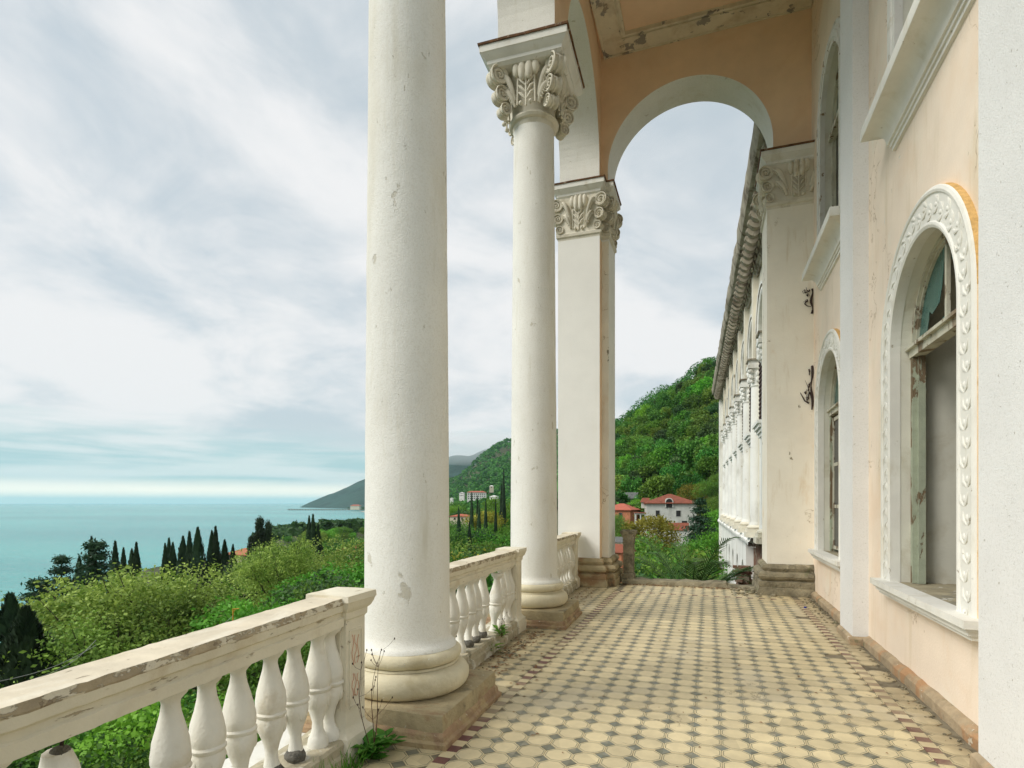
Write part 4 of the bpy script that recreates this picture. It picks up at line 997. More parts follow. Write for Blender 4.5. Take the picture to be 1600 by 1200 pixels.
# local frame: y runs along the wing from its near end, x = 0 is the wall face, -x towards the sea
WL = 30.6; SP = 3.1; CY = [19.9 - 13 - .0 + SP * (k - 1) for k in range(8)]
def PL(u, d, z): return (d, u, z)
mb = MB()
ops = [((a + b) / 2, 1.12, .62, 6.75) for a, b in zip(CY, CY[1:])]
arch_wall(mb, PL, .2, WL, .62, 9.0, ops, 0, .45, 0, 0, 1, 16)
part('upper_wall', mb, ['wing cream', 'wing white'], wing, True, 0)
mb = MB(); mb.box((.30, .2, .55), (.5, WL - .2, 9.0), 0); part('recess_wall', mb, 'wing cream', wing, True, 0)
mb = MB(); mb.box((-.22, WL - .75, -8), (.45, WL + .25, 8.95)); mb.box((.45, .2, -8), (9, WL + .25, 8.95)); part('end_pier', mb, 'wing white', wing, True, 0)
for (c, r, s, zs) in ops:
    mb = arch_band(MB(), PL, c, r, 6.2, zs, [(-.005, .03), (-.005, -.04), (.05, -.07), (.12, -.07), (.14, -.03), (.20, -.09), (.27, -.10), (.29, .0)], 14, ms=[0, 0, 0, 1, 1, 0, 0])
    wn = part('window', mb, ['wing white', 'cornice stone'], wing, True, 30)
    sh = MB(); sh.box((-.05, c - .62, 4.05), (.06, c + .62, 6.3))
    for k in range(16): sh.box((-.075, c - .55, 4.12 + .13 * k), (-.045, c + .55, 4.18 + .13 * k))
    sh.box((.0, c - 1.2, .62), (.10, c + 1.2, 6.22)); part('shutter', sh, 'shutter', wn, True, 0) if False else None
    sh = MB(); sh.box((-.05, c - .62, 4.05), (.08, c + .62, 6.3))
    for k in range(16): sh.box((-.075, c - .55, 4.12 + .13 * k), (-.045, c + .55, 4.18 + .13 * k))
    part('shutter', sh, 'shutter', wn, True, 0)
    pn = MB(); pn.box((.02, c - 1.12, .62), (.12, c + 1.12, 6.2)); part('infill', pn, 'wing white', wn, True, 0)
    sb = MB()
    for (x, a, b, e) in ((-.24, 3.96, 4.05, 0), (-.19, 3.86, 3.96, .05), (-.13, 3.76, 3.86, .09), (-.08, 3.66, 3.76, .12)): sb.box((x, c - .78 + e, a), (.05, c + .78 - e, b))
    part('sill', sb, 'wing white', wn, True, 0)
cs = MB(); cs.lathe([(.245, .98), (.25, 1.02), (.23, 1.06), (.22, 1.10)] + [(.215 - .035 * t, 1.1 + 4.28 * t) for t in np.linspace(0, 1, 8)] + [(.2, 5.40), (.21, 5.44), (.19, 5.46)], 20)
ME_WS = cs.mesh('shaft', ['wing white'])
cc = MB(); cc.lathe([(.185, 5.44), (.2, 5.6), (.24, 5.85), (.27, 5.95)], 16); cc.box((-.30, -.30, 5.95), (.30, .30, 6.06)); cc.box((-.26, -.26, 6.06), (.26, .26, 6.2))
for k in range(4):
    a = R(45 + 90 * k)
    for zz, rr_, d in ((5.86, .085, .31), (5.68, .07, .27), (5.55, .055, .24)): cc.ell((d * math.cos(a), d * math.sin(a), zz), rr_, rr_, rr_, 0, 8, 6)
    for zz in (5.6, 5.78): cc.ell((.24 * math.cos(a + .78), .24 * math.sin(a + .78), zz), .06, .06, .1, 0, 6, 5)
cc.box((-.31, -.31, 6.2), (.31, .31, 6.25), 1); ME_WC = cc.mesh('capital', ['wing white', 'cornice stone'])
cb = MB(); cb.box((-.36, -.36, .62), (.36, .36, .80)); cb.box((-.32, -.32, .80), (.32, .32, .88)); cb.lathe([(.26, .88), (.31, .9), (.32, .94), (.29, .98), (.25, 1.0)], 18); cb.rough(.012, 5)
ME_WB = cb.mesh('column_base', ['wing cream'])
for y in CY:
    o = link('engaged_column', ME_WS, wing); o.location = (-.02, y, 0)
    a = link('capital', ME_WC, o); b = link('column_base', ME_WB, o)
    mb = MB(); mb.box((-.16, y - .24, 6.25), (.05, y + .24, 8.9)); part('pier', mb, 'wing cream', wing, True, 0)
# ledge, broken near its near end, and the arcade below it
mb = MB(); n = 60; rows_ = []
for i in range(n + 1):
    y = 6.2 + (WL - 6.2) * i / n; rows_.append([(-.10, y, .34), (-.30, y, .36), (-.33, y, .40), (-.33, y, .50), (-.28, y, .53), (-.26, y, .62), (.3, y, .62)])
mb.rings(rows_, 0, False); mb.rough(.03, 1.6, 2, lambda p: p[0] < -.05); part('ledge', mb, 'wing white', wing, True, 40)
mb = MB()
arch_wall(mb, PL, 10.0, WL, -7, .60, [(11.55 + 2.95 * k, .62, -6, -1.15) for k in range(6)], -.10, .9, 0, 0, 0, 12); part('lower_arcade', mb, 'wing white', wing, True, 0)
mb = MB(); mb.box((.15, .2, -9), (.45, 10.2, .55)); mb.rough(.03, 2, 3); part('foundation_wall', mb, 'brick rubble', wing, True, 30)
mb = MB(); mb.box((.6, 9, -8), (.8, WL, .2)); part('arcade_back', mb, 'room plaster', wing, True, 0)
# cornice
mb = MB(); n = 90; rows_ = []
for i in range(n + 1):
    y = .0 + WL * i / n; jag = .10 * noise.noise((y * .9, 0, 1)) + .05 * noise.noise((y * 3.7, 0, 7))
    x = -.72 + max(0, jag) * .9
    rows_.append([(.1, y, 8.80), (-.06, y, 8.80), (-.08, y, 8.9), (-.14, y, 8.94), (-.15, y, 9.05), (-.20, y, 9.08), (-.22, y, 9.2), (x + .08, y, 9.42), (x + .03, y, 9.52), (x, y, 9.70), (x, y, 9.82 + jag * .4), (.3, y, 9.9)])
mb.rings(rows_, 0, False); mb.rough(.02, 5, 4); part('cornice', mb, 'cornice stone', wing, True, 30)
bk = MB()
for s in range(8):
    pass
prof = []
for i in range(9):
    a = PI * i / 8; prof.append((-.30 + .15 * math.cos(a) * 1.0, 9.24 - .17 * math.sin(a)))
rr_ = [[(x, yy, z) for x, z in prof] for yy in (-.09, -.07, .07, .09)]
bk.rings(rr_, 0, True)
bk.ell((-.42, 0, 9.20), .05, .1, .05, 0, 8, 5); bk.ell((-.17, 0, 9.10), .04, .1, .05, 0, 8, 5); bk.rough(.008, 9)
bk.v = [(q[0] * 1.3 + .02, q[1] * 1.25, 9.30 + (q[2] - 9.30) * 1.35) for q in bk.v]
ME_BK = bk.mesh('cornice_bracket', ['cornice stone'])
for i in range(62):
    o = link('cornice_bracket', ME_BK, wing); o.location = (0, .2 + WL * i / 62.5, 0)
mb = MB(); mb.box((-.62, -.2, 9.86), (9, WL + .3, 10.0)); part('roof_edge', mb, 'cornice stone', wing, True, 0)
# collapsed corner of masonry between the terrace and the wing
rub = thing('broken_masonry', 'stump of bare brick masonry at the collapsed corner below the wing ledge', 'masonry', at(1163, 16.5) + (-1.6,))
mb = MB()
rr_ = []
for i in range(12):
    z = -1.5 + 3.0 * i / 11 if i else -9; s = .24 + .05 * noise.noise((i * 1.3, 0, 2)) - (.07 if i > 8 else 0)
    ring = []
    for j in range(12):
        a = 2 * PI * j / 12; ring.append((s * max(-1, min(1, 1.3 * math.cos(a))) + .06 * noise.noise((j * .9, i * .8, 5)), s * max(-1, min(1, 1.3 * math.sin(a))) + .06 * noise.noise((j * .9, i * .8, 9)), z))
    rr_.append(ring)
mb.rings(rr_); part('core', mb, 'brick rubble', rub, True, 40)
for i in range(36):
    bmx = MB(); bmx.box((-.11, -.055, -.033), (.11, .055, .033)); bmx.rough(.008, 20, i)
    if i == 0: ME_BRICK = bmx.mesh('brick', ['brick rubble'], 30)
    a = random.uniform(0, 2 * PI); o = put('brick', ME_BRICK, rub, (.25 * math.cos(a), .25 * math.sin(a), random.uniform(-1.2, 1.5)), a + PI / 2 + random.gauss(0, .1))

# ------------------------------------------------------------------ plants
def leaf_quads(centres, size, up=.25, asp=.62, jit=.35):
    """leaf-sized rhombs at the centres, randomly turned, leaning upwards"""
    n = len(centres); d = RNG.normal(size=(n, 3)); d[:, 2] = np.abs(d[:, 2]) * (1 + up); d /= np.linalg.norm(d, axis=1)[:, None]
    a = np.cross(d, RNG.normal(size=(n, 3))); a /= np.linalg.norm(a, axis=1)[:, None] + 1e-9
    b = np.cross(d, a); s = size * (1 + jit * RNG.normal(size=n)).clip(.4, 1.9)
    a = a * s[:, None]; b = b * (s * asp)[:, None]
    return np.stack([centres - a * .5, centres + b * .5, centres + a * .5, centres - b * .5], 1)
def crown_points(ntuft, per, blobs, tuft, shell=.55):
    """points gathered in tufts on and inside several lobes (centre, radii)"""
    vol = np.array([r[0] * r[1] for c, r in blobs]); pick = RNG.choice(len(blobs), ntuft, p=vol / vol.sum())
    d = RNG.normal(size=(ntuft, 3)); d /= np.linalg.norm(d, axis=1)[:, None]
    q = shell + (1 - shell) * RNG.random(ntuft) ** .6
    C = np.array([blobs[k][0] for k in pick]) + d * q[:, None] * np.array([blobs[k][1] for k in pick])
    P_ = np.repeat(C, per, 0) + RNG.normal(size=(ntuft * per, 3)) * tuft
    return P_
def lobes(h, w, n, seed, base=.35):
    r = random.Random(seed); out = [((0, 0, h * .66), (w * .33, w * .33, h * .27))]
    for i in range(n):
        a = 2 * PI * i / n + r.uniform(-.4, .4); q = r.uniform(.22, .40) * w; z = h * r.uniform(base + .05, .86)
        k = 1 - .35 * abs(z / h - .6) / .4
        s = r.uniform(.15, .25) * w * k; out.append(((q * k * math.cos(a), q * k * math.sin(a), z), (s, s, s * r.uniform(.65, .95))))
    return out
def trunk_mb(h, r, blobs, seed):
    rr = random.Random(seed); mb = MB(); lean = (rr.uniform(-.04, .04) * h, rr.uniform(-.04, .04) * h)
    top = Vector((lean[0], lean[1], h * .62)); mb.tube([(0, 0, -1.5), (lean[0] * .2, lean[1] * .3, h * .2), (lean[0] * .6, lean[1] * .7, h * .42), top], [r, r * .8, r * .55, r * .3], 7)
    for c, s in blobs:
        c = Vector(c); k = rr.uniform(.3, .75); st = Vector((lean[0] * k, lean[1] * k, h * (.22 + .33 * k)))
        mid = st.lerp(c, .55) + Vector((rr.gauss(0, .05), rr.gauss(0, .05), .06)) * h * .5
        mb.tube([st, mid, c, c + (c - mid) * .55 + Vector((0, 0, s[2] * .3))], [r * .35, r * .22, r * .12, r * .03], 5)
        for q in range(3):
            e = c + Vector((rr.gauss(0, .6) * s[0], rr.gauss(0, .6) * s[1], rr.uniform(.1, .9) * s[2])); mb.tube([mid.lerp(c, .6), e], [r * .1, r * .02], 4)
    return mb
TREES = {}
def broad_kind(key, leafm, h, w, nl, ntuft, per, size, tuft, seed, base=.35, shell=.55):
    bl = lobes(h, w, nl, seed, base)
    V = leaf_quads(crown_points(ntuft, per, bl, tuft, shell), size)
    TREES[key] = (np_quads('crown', V, [leafm]), trunk_mb(h, .022 * h, bl, seed).mesh('trunk', ['bark']), h, w)
# spring trees standing close below the balustrade
broad_kind('spring1', 'leaf spring', 12, 11, 17, 900, 30, .185, .27, 1, .22, .3)
broad_kind('spring2', 'leaf spring', 11, 9, 15, 760, 28, .175, .25, 2, .22, .3)
broad_kind('olive', 'leaf olive', 10, 8, 13, 700, 24, .16, .24, 3, .2, .3)
broad_kind('green1', 'leaf green', 8, 8, 10, 800, 22, .15, .24, 4, .15, .6)
broad_kind('green2', 'leaf green', 6, 7, 9, 700, 20, .14, .22, 5, .10, .6)
broad_kind('bright', 'leaf bright', 7, 6.5, 9, 800, 18, .15, .2, 6, .15, .65)
broad_kind('dark', 'leaf dark', 8, 7, 9, 700, 20, .18, .24, 7, .12, .6)
broad_kind('yellow', 'leaf yellow', 8, 7, 9, 620, 18, .2, .26, 8, .2, .55)
def cypress_kind(key, h, w, seed, leafm='needle dark', ragged=.12, size=.26, n=3600):
    t = RNG.random(n) ** .85; a = RNG.random(n) * 2 * PI
    prof = np.interp(t, [0, .04, .12, .35, .6, .8, .93, 1], [.55, .85, 1, .96, .78, .5, .22, .03])
    lump = 1 + ragged * np.sin(a * 3 + t * 19 + seed) + ragged * .8 * np.sin(a * 5 - t * 31 + seed * 2)
    q = (.72 + .30 * RNG.random(n)) * prof * w / 2 * lump
    C = np.stack([q * np.cos(a), q * np.sin(a), h * (.03 + .97 * t)], 1)
    s = size * (.7 + .6 * RNG.random(n)); out = np.stack([np.cos(a), np.sin(a), np.full(n, 0)], 1); tan = np.stack([-np.sin(a), np.cos(a), np.zeros(n)], 1)
    upv = np.stack([.28 * np.cos(a), .28 * np.sin(a), np.ones(n)], 1) + RNG.normal(size=(n, 3)) * .15
    tan = tan + RNG.normal(size=(n, 3)) * .35
    V = np.stack([C - upv * s[:, None] * .8, C + tan * s[:, None] * .35, C + upv * s[:, None] * .9, C - tan * s[:, None] * .35], 1)
    tm = MB(); tm.tube([(0, 0, -1.5), (0, 0, h * .5), (0, 0, h * .93)], [w * .09, w * .05, .02], 6)
    TREES[key] = (np_quads('crown', V, [leafm]), tm.mesh('trunk', ['bark']), h, w)
for i in range(4): cypress_kind('cypress%d' % i, 12, [2.3, 2.8, 2.0, 3.4][i], i * 2.1, ragged=[.08, .14, .1, .2][i])
def cedar_kind(key, h, w, seed, levels=15, leafm='needle cedar', droop=.18):
    r = random.Random(seed); mb = MB(); pts = []
    mb.tube([(0, 0, -2), (0, 0, h * .5), (0, 0, h)], [h * .022, h * .013, .03], 7)
    for lv in range(levels):
        t = lv / (levels - 1); z = h * (.12 + .86 * t); L = w / 2 * (1 - t) ** .75 * r.uniform(.8, 1.1) + .25; nb = 7 if t < .8 else 5
        for b in range(nb):
            a = 2 * PI * b / nb + lv * 1.1 + r.uniform(-.3, .3); l = L * r.uniform(.7, 1.1)
            path = []
            for k in range(7):
                s = k / 6; path.append(Vector((l * s * math.cos(a), l * s * math.sin(a), z + l * (.22 * s - (.22 + droop) * s * s))))
            mb.tube(path, [.05 * (1 - k / 7) + .012 for k in range(7)], 4)
            for k in range(1, 7):
                for _ in range(9): pts.append(path[k] + Vector((r.gauss(0, .22), r.gauss(0, .22), r.gauss(-.10, .12))) * (1 + l * .12))
    C = np.array([tuple(p) for p in pts])
    V = leaf_quads(np.repeat(C, 3, 0) + RNG.normal(size=(len(C) * 3, 3)) * .14, .30, .2, .34)
    TREES[key] = (np_quads('crown', V, [leafm]), mb.mesh('trunk', ['bark']), h, w)
cedar_kind('cedar1', 16, 11, 11); cedar_kind('cedar2', 14, 8, 12, 14, 'needle cedar', .3); cedar_kind('spruce', 11, 5.2, 13, 22, 'needle dark', .25)
def plant_tree(name, key, x, y, htop, label, cat='tree', group=None, wide=1.0, rz=None, zg=None, simple=False):
    cr, tr, h, w_ = TREES[key]; zg = ground_z(x, y) - .2 if zg is None else zg; s = max(.12, (htop - zg) / h)
    t = thing(name, label, cat, (x, y, zg), group, random.uniform(0, 6.28) if rz is None else rz)
    t.scale = (s * wide, s * wide, s)
    link('crown', cr, t); link('trunk', tr, t)
    return t
def pt(name, key, px, py, zc, label, wide=1.0, group=None, cat='tree'):
    x, y = at(px, zc); return plant_tree(name, key, x, y, height_of(py, zc), label, cat, group, wide)
# the belt of trees between the terrace and the sea, from left to right
pt('cypress', 'cypress3', 16, 932, 34, 'dark broad cypress at the left edge of view, beside the pavilion roof', 1.0, 'broad cypresses beside the pavilion')
pt('cypress', 'cypress3', 40, 952, 31, 'broad ragged cypress just left of the pavilion roof, lower than its neighbour', 1.25, 'broad cypresses beside the pavilion')
pt('cedar', 'cedar1', 96, 868, 58, 'big dark cedar with drooping tiers standing against the sea on the left', 1.0)
pt('cedar', 'cedar2', 150, 846, 72, 'dark cedar with a ragged top behind the first slim cypress', 1.3)
pt('cedar', 'cedar2', 62, 905, 50, 'low dark cedar filling the slope in front of the sea, left of the big cedar', 1.2)
pt('spring_tree', 'spring1', 215, 862, 42, 'wide pale green spring tree, the largest, in the middle of the slope below the handrail', 1.15)
pt('spring_tree', 'spring2', 330, 885, 50, 'pale green spring tree right of the widest one, under the row of cypresses', 1.3)
pt('spring_tree', 'spring1', 432, 828, 64, 'tall pale green spring tree under the pair of dark spruces', .78)
pt('spring_tree', 'spring2', 505, 822, 70, 'pale green spring tree nearest the big column, with a cypress tip behind it', .95)
pt('olive_tree', 'olive', 268, 905, 38, 'yellowish olive tree with bare twigs among the pale spring trees', 1.1)
pt('olive_tree', 'olive', 345, 925, 42, 'brownish olive tree left of the round bright green one', .9)
pt('olive_tree', 'olive', 160, 940, 36, 'olive green tree low in front of the widest spring tree', 1.2)
pt('round_tree', 'bright', 425, 925, 40, 'round bright green tree just above the handrail', 1.1)
pt('round_tree', 'bright', 545, 868, 58, 'bright green bushy tree beside the big column and the red roof', 1.25)
pt('broad_tree', 'dark', 505, 885, 48, 'dark leafy tree between the bright round tree and the big column', 1.2)
pt('broad_tree', 'green1', 560, 838, 95, 'green tree at the edge of the big column, before the bay', 1.0)
pt('broad_tree', 'dark', 545, 836, 120, 'small dark tree by the red roofs next to the big column', 1.0)
pt('broad_tree', 'green1', 470, 862, 80, 'green tree behind the pale spring trees, below the cypress tip', 1.2)
pt('broad_tree', 'dark', 390, 868, 85, 'dark tree beside the brown roof behind the spring trees', 1.2)
cyp = [(124, 872, 78, 1), (143, 841, 88, 2), (180, 848, 92, 0), (193, 858, 92, 2), (206, 860, 90, 1), (213, 850, 90, 0), (258, 851, 95, 2), (264, 843, 98, 0), (270, 850, 96, 1),
       (286, 840, 92, 3), (296, 833, 90, 0), (309, 826, 84, 3), (331, 832, 92, 1), (337, 825, 92, 0), (351, 845, 95, 3), (364, 853, 100, 1), (483, 808, 104, 2), (489, 806, 104, 0), (497, 822, 104, 1)]
ordn = 'first second third fourth fifth sixth seventh eighth ninth tenth eleventh twelfth thirteenth fourteenth fifteenth sixteenth seventeenth eighteenth nineteenth'.split()
for i, (px, py, zc, k) in enumerate(cyp):
    pt('cypress', 'cypress%d' % k, px, py, zc, 'dark slim cypress, %s from the left in the row against the sea' % ordn[i], .66 if k != 3 else .62, 'slim cypresses in the row against the sea', 'cypress')
pt('spruce', 'spruce', 406, 810, 92, 'dark tiered spruce, the taller of the pair above the spring trees', .5)
pt('spruce', 'spruce', 419, 816, 94, 'dark pointed spruce, right of its taller twin above the spring trees', .42)
pt('spruce', 'spruce', 394, 838, 92, 'small dark spruce at the left foot of the pair of spruces', .5)
# thicket straight below the balustrade
keys = ['green1', 'green2', 'dark', 'green2', 'olive', 'green1', 'bright', 'green2']
r_ = random.Random(5)
TH = [(px + r_.uniform(-22, 22), py + r_.uniform(-12, 12), zc) for (py, zc) in ((1085, 23), (1130, 20), (1180, 18), (1230, 16)) for px in range(-60, 640, 62)]
for i, (px, py, zc) in enumerate(TH):
    pt('thicket_tree', keys[(i * 5 + i // 7) % 8], px, py, zc + r_.uniform(-1, 1), 'leafy green tree in the thicket seen below the handrail between the balusters', r_.uniform(.8, 1.1), 'thicket under the balustrade')
TH2 = [(px + r_.uniform(-14, 14), py + r_.uniform(-8, 8), zc) for (py, zc) in ((912, 44), (950, 36)) for px in range(470, 640, 48)]
for i, (px, py, zc) in enumerate(TH2):
    pt('thicket_tree', keys[(i * 3 + 1) % 8], px, py, zc, 'leafy green tree crowded on the slope behind the handrail', r_.uniform(.8, 1.1), 'trees crowded behind the handrail')
# low trees further out, between the belt and the bay
for i in range(70):
    zc = r_.uniform(115, 420); px = r_.uniform(395, 640); x, y = at(px, zc)
    if ground_z(x, y) < SEA + 2: continue
    py = r_.uniform(838, 862) if zc < 220 else r_.uniform(822, 842)
    if px < 470: py += 12
    pt('park_tree', ['green1', 'dark', 'bright', 'green2', 'olive'][i % 5], px, py, zc, 'distant green tree in the park behind the spring trees, towards the bay', 1.1, 'park trees towards the bay')
# the gap between the two columns
for i, (px, py, zc, k, wd) in enumerate(((716.7, 794, 150, 1, 1.0), (733.5, 816, 140, 3, .9), (737, 771, 190, 0, 1.0), (746, 776, 200, 2, 1.0), (748.5, 788, 165, 1, 1.0), (759, 782, 175, 0, 1.0), (774.5, 780, 185, 2, .9), (784, 757, 210, 1, .9), (787, 736, 200, 0, .8))):
    pt('cypress', 'cypress%d' % k, px, py, zc, 'tall dark cypress, %s from the left between the two columns' % ordn[i], wd * .36, 'cypresses between the two columns', 'cypress')
GAP = [('green1', 716, 812, 155), ('dark', 728, 822, 150), ('olive', 706, 858, 55), ('yellow', 730, 851, 52), ('green2', 752, 856, 50), ('dark', 775, 850, 62), ('green1', 790, 842, 66), ('bright', 712, 808, 235), ('green1', 728, 803, 240), ('bright', 742, 800, 245), ('green1', 768, 800, 240), ('bright', 793, 795, 230), ('green2', 704, 806, 230), ('green1', 725, 835, 145), ('bright', 752, 828, 150), ('green1', 766, 828, 160), ('bright', 781, 815, 190), ('olive', 705, 838, 130), ('green2', 795, 832, 150), ('bright', 785, 775, 260), ('green1', 770, 785, 240), ('yellow', 764, 792, 200), ('green1', 708, 780, 320), ('bright', 705, 788, 300), ('dark', 722, 792, 260), ('olive', 692, 840, 70), ('green2', 800, 850, 60), ('green1', 812, 846, 70), ('green1', 690, 870, 40), ('green2', 715, 878, 38), ('dark', 740, 880, 36), ('green1', 765, 872, 40), ('green2', 790, 868, 42), ('green2', 812, 870, 40)]
for i, (k, px, py, zc) in enumerate(GAP):
    pt('garden_tree', k, px, py, zc, 'garden tree below the cypresses, seen over the second balustrade run', 1.0, 'garden trees between the two columns')
# around the houses in the far arch
ARCH = [('yellow', 1024, 798, 78, 1.1, 'round yellow green tree in front of the white house'), ('cedar1', 1094, 778, 50, .95, 'dark layered evergreen right of the white house'), ('yellow', 1078, 752, 130, 1.1, 'yellow leaved tree behind the dark evergreen'),
        ('green1', 975, 812, 95, .9, 'dark green bush before the orange roof'), ('bright', 995, 778, 150, .8, 'bright green tree left of the red roofed house'), ('green2', 1012, 838, 52, 1.2, 'green bush right of the lone stone post'), ('green2', 1050, 846, 48, 1.3, 'green bush below the small red annex'),
        ('green1', 1080, 855, 46, 1.1, 'green tree at the foot of the dark evergreen'), ('bright', 1126, 822, 46, .9, 'bright green tree beside the end of the wing'), ('green2', 1122, 850, 40, 1.0, 'bright leafy bush under the wing arcade'), ('olive', 1040, 862, 36, 1.0, 'brownish bush behind the palm'), ('green2', 1075, 865, 34, 1.1, 'green bush behind the palm fronds'),
        ('dark', 1008, 868, 34, 1.0, 'dark bush left of the palm'), ('green2', 985, 858, 38, .9, 'green bush behind the lone stone post'), ('green1', 1110, 775, 110, 1.0, 'broad green tree above the evergreen, by the wing'), ('bright', 1122, 735, 150, 1.1, 'pale green tree on the hillside next to the wing cornice'), ('green1', 965, 818, 60, .8, 'green tree at the edge of the square pillar'), ('green1', 1150, 850, 45, 1.0, 'green tree hidden partly by the wing arcade'), ('green1', 1112, 748, 122, 1.1, 'dark green tree high beside the wing shutters'), ('bright', 1098, 752, 138, 1.2, 'round pale tree above the evergreen'), ('green1', 1128, 738, 135, 1.1, 'green tree behind the white wing columns'), ('bright', 1132, 792, 70, .9, 'bright tree beside the wing arcade, right of the evergreen'), ('green1', 1112, 838, 46, 1.0, 'green tree below the evergreen, next to the wing'), ('green1', 1130, 772, 92, 1.1, 'green tree rising behind the end of the wing ledge'), ('green2', 960, 800, 118, .8, 'green bush hiding the foot of the orange house'), ('olive', 1012, 772, 170, .9, 'olive tree between the grey and the red roofs'), ('green2', 940, 850, 45, 1.0, 'green bush beyond the square pillar')]
for k, px, py, zc, wd, lb in ARCH: pt('hillside_tree' if zc > 60 else 'bush', k, px, py, zc, lb, wd, None, 'tree' if zc > 60 else 'bush')

# forest on the near hill
def forest_kind(key, h, w, seed, ntuft=120, per=9, size=.75, leafm='leaf forest'):
    bl = lobes(h, w, 7, seed, .2); P_ = crown_points(ntuft, per, bl, .42, .62); V = leaf_quads(P_, size, .5, .75)
    tm = MB(); tm.tube([(0, 0, -2), (0, 0, h * .7)], [.22, .1], 5)
    TREES[key] = (np_quads('crown', V, [leafm]), tm.mesh('trunk', ['bark']), h, w)
for i, lm in enumerate(['leaf forest'] * 5 + ['leaf dark', 'leaf green', 'leaf bright', 'leaf green']): forest_kind('forest%d' % i, 10, 8 + (i * 7 % 5) * .7, 40 + i, 260, 13, .46 + .04 * (i % 4), lm)
fr = random.Random(3); cand = []; taken = []
for i in range(9000):
    px = fr.uniform(935, 1180); zc = 140 + 330 * fr.random() ** .8
    x, y = at(px, zc)
    dmin = 4.1 if zc < 260 else 4.9
    if any((x - a) ** 2 + (y - b) ** 2 < dmin * dmin for a, b in taken): continue
    if any(abs(px - hp) < hwid and hz - 34 < zc < hz + 9 for hp, hz, hwid in ((1046, 128, 50), (991, 175, 24), (972, 140, 26), (1023, 190, 20))): continue
    taken.append((x, y)); cand.append((px, zc, x, y))
vis = sorted([c for c in cand if 955 < c[0] < 1135], key=lambda c: c[1])
chosen = vis[:280]; rest = [c for c in cand if c not in set(chosen)]
for i, (px, zc, x, y) in enumerate(chosen):
    cr, tr, h, w_ = TREES['forest%d' % fr.choice([0, 1, 2, 3, 4, 0, 2, 5, 5, 6, 7, 8])]; s = fr.uniform(.6, 1.2)
    t = thing('forest_tree', 'leafy crown in the dense green forest on the hillside behind the houses', 'tree', (x, y, ground_z(x, y) - .5), 'forest trees on the hillside', fr.uniform(0, 6.28)); t.scale = (s, s, s * fr.uniform(.9, 1.25))
    link('crown', cr, t); link('trunk', tr, t)
# the rest of the wood as one mass
def wood(name, spots, size, hgt, per, leafm, label):
    P_ = []
    for x, y in spots:
        g = ground_z(x, y); n = per; d = RNG.normal(size=(n, 3)); d /= np.linalg.norm(d, axis=1)[:, None]; d[:, 2] = np.abs(d[:, 2]) * .9
        s = fr.uniform(.75, 1.25)
        P_.append(np.array([x, y, g + hgt * .3]) + d * np.array([hgt * .45, hgt * .45, hgt * .62]) * s)
    P_ = np.concatenate(P_); V = leaf_quads(P_, size, .8, .8)
    o = link(name, np_quads(name, V, [leafm])); tag(o, label, 'forest', None, 'stuff')
wood('forest', [(c[2], c[3]) for c in rest], .8, 10, 90, 'leaf forest', 'rest of the dense green forest higher up the hillside')
sp = []
for i in range(5200):
    px = fr.uniform(585, 900); zc = 350 * (2700 / 350) ** (fr.random() ** .7); x, y = at(px, zc)
    if ground_z(x, y) > SEA + 1: sp.append((x, y))
wood('distant_forest', sp, 6.5, 15, 26, 'leaf forest', 'far wooded slope behind the hotel, between the two columns')
sp = []
for i in range(900):
    px = fr.uniform(505, 640); zc = fr.uniform(2750, 3800); x, y = at(px, zc)
    if ground_z(x, y) > SEA + 1.5: sp.append((x, y))
for i in range(500):
    px = fr.uniform(400, 660); zc = fr.uniform(420, 1000); x, y = at(px, zc)
    if ground_z(x, y) > SEA + 1: sp.append((x, y))
wood('shore_wood', sp, 5, 11, 24, 'leaf dark', 'dark trees along the far shore behind the pier')

# ------------------------------------------------------------------ palm under the far kerb
palm = thing('palm', 'feathery palm rising just beyond the far kerb', 'palm', at(1080, 14.8) + (-11.85,))
mb = MB(); mb.tube([(0, 0, 0), (.1, 0, 5), (0, .05, 10.9)], [.28, .24, .26], 9); mb.rough(.03, 6); part('trunk', mb, 'bark', palm, True)
def frond_mb(L, lift, droop, seed):
    r = random.Random(seed); mb = MB(); n = 34; path = []
    for i in range(n + 1):
        t = i / n; path.append(Vector((L * (t * .94), 0, L * (lift * t - droop * t * t * t))))
    mb.tube(path[::2], [.022 * (1 - t) + .004 for t in np.linspace(0, 1, len(path[::2]))], 5)
    for i in range(4, n + 1):
        t = i / n; p = path[i]; l = .46 * math.sin(PI * min(1, .18 + .80 * t)) ** .7 + .04
        fw = (path[min(i + 1, n)] - path[i - 1]).normalized()
        for s in (-1, 1):
            e = p + fw * l * .62 + Vector((0, s * l * .62, l * r.uniform(.02, .22) - .05)); side = fw * .014
            mb.add([p - side, p + side, e], [(0, 1, 2)])
            m_ = p.lerp(e, .5) + Vector((0, 0, .01)); mb.add([p - side, p + side, m_ + side * 1.2, m_ - side * 1.2], [(0, 1, 2, 3)]); mb.add([m_ - side * 1.2, m_ + side * 1.2, e], [(0, 1, 2)])
    return mb
ME_FR = [frond_mb(L, li, dr, k).mesh('frond', ['palm leaf'], 60, False) for k, (L, li, dr) in enumerate(((2.3, .75, .55), (2.5, .45, .6), (2.2, 1.05, .45), (2.4, .25, .55)))]
for i in range(34):
    o = put('frond', ME_FR[i % 4], palm, (0, 0, 10.75 + .02 * (i % 5)), i * 2.399963, -R(random.uniform(-6, 22)))

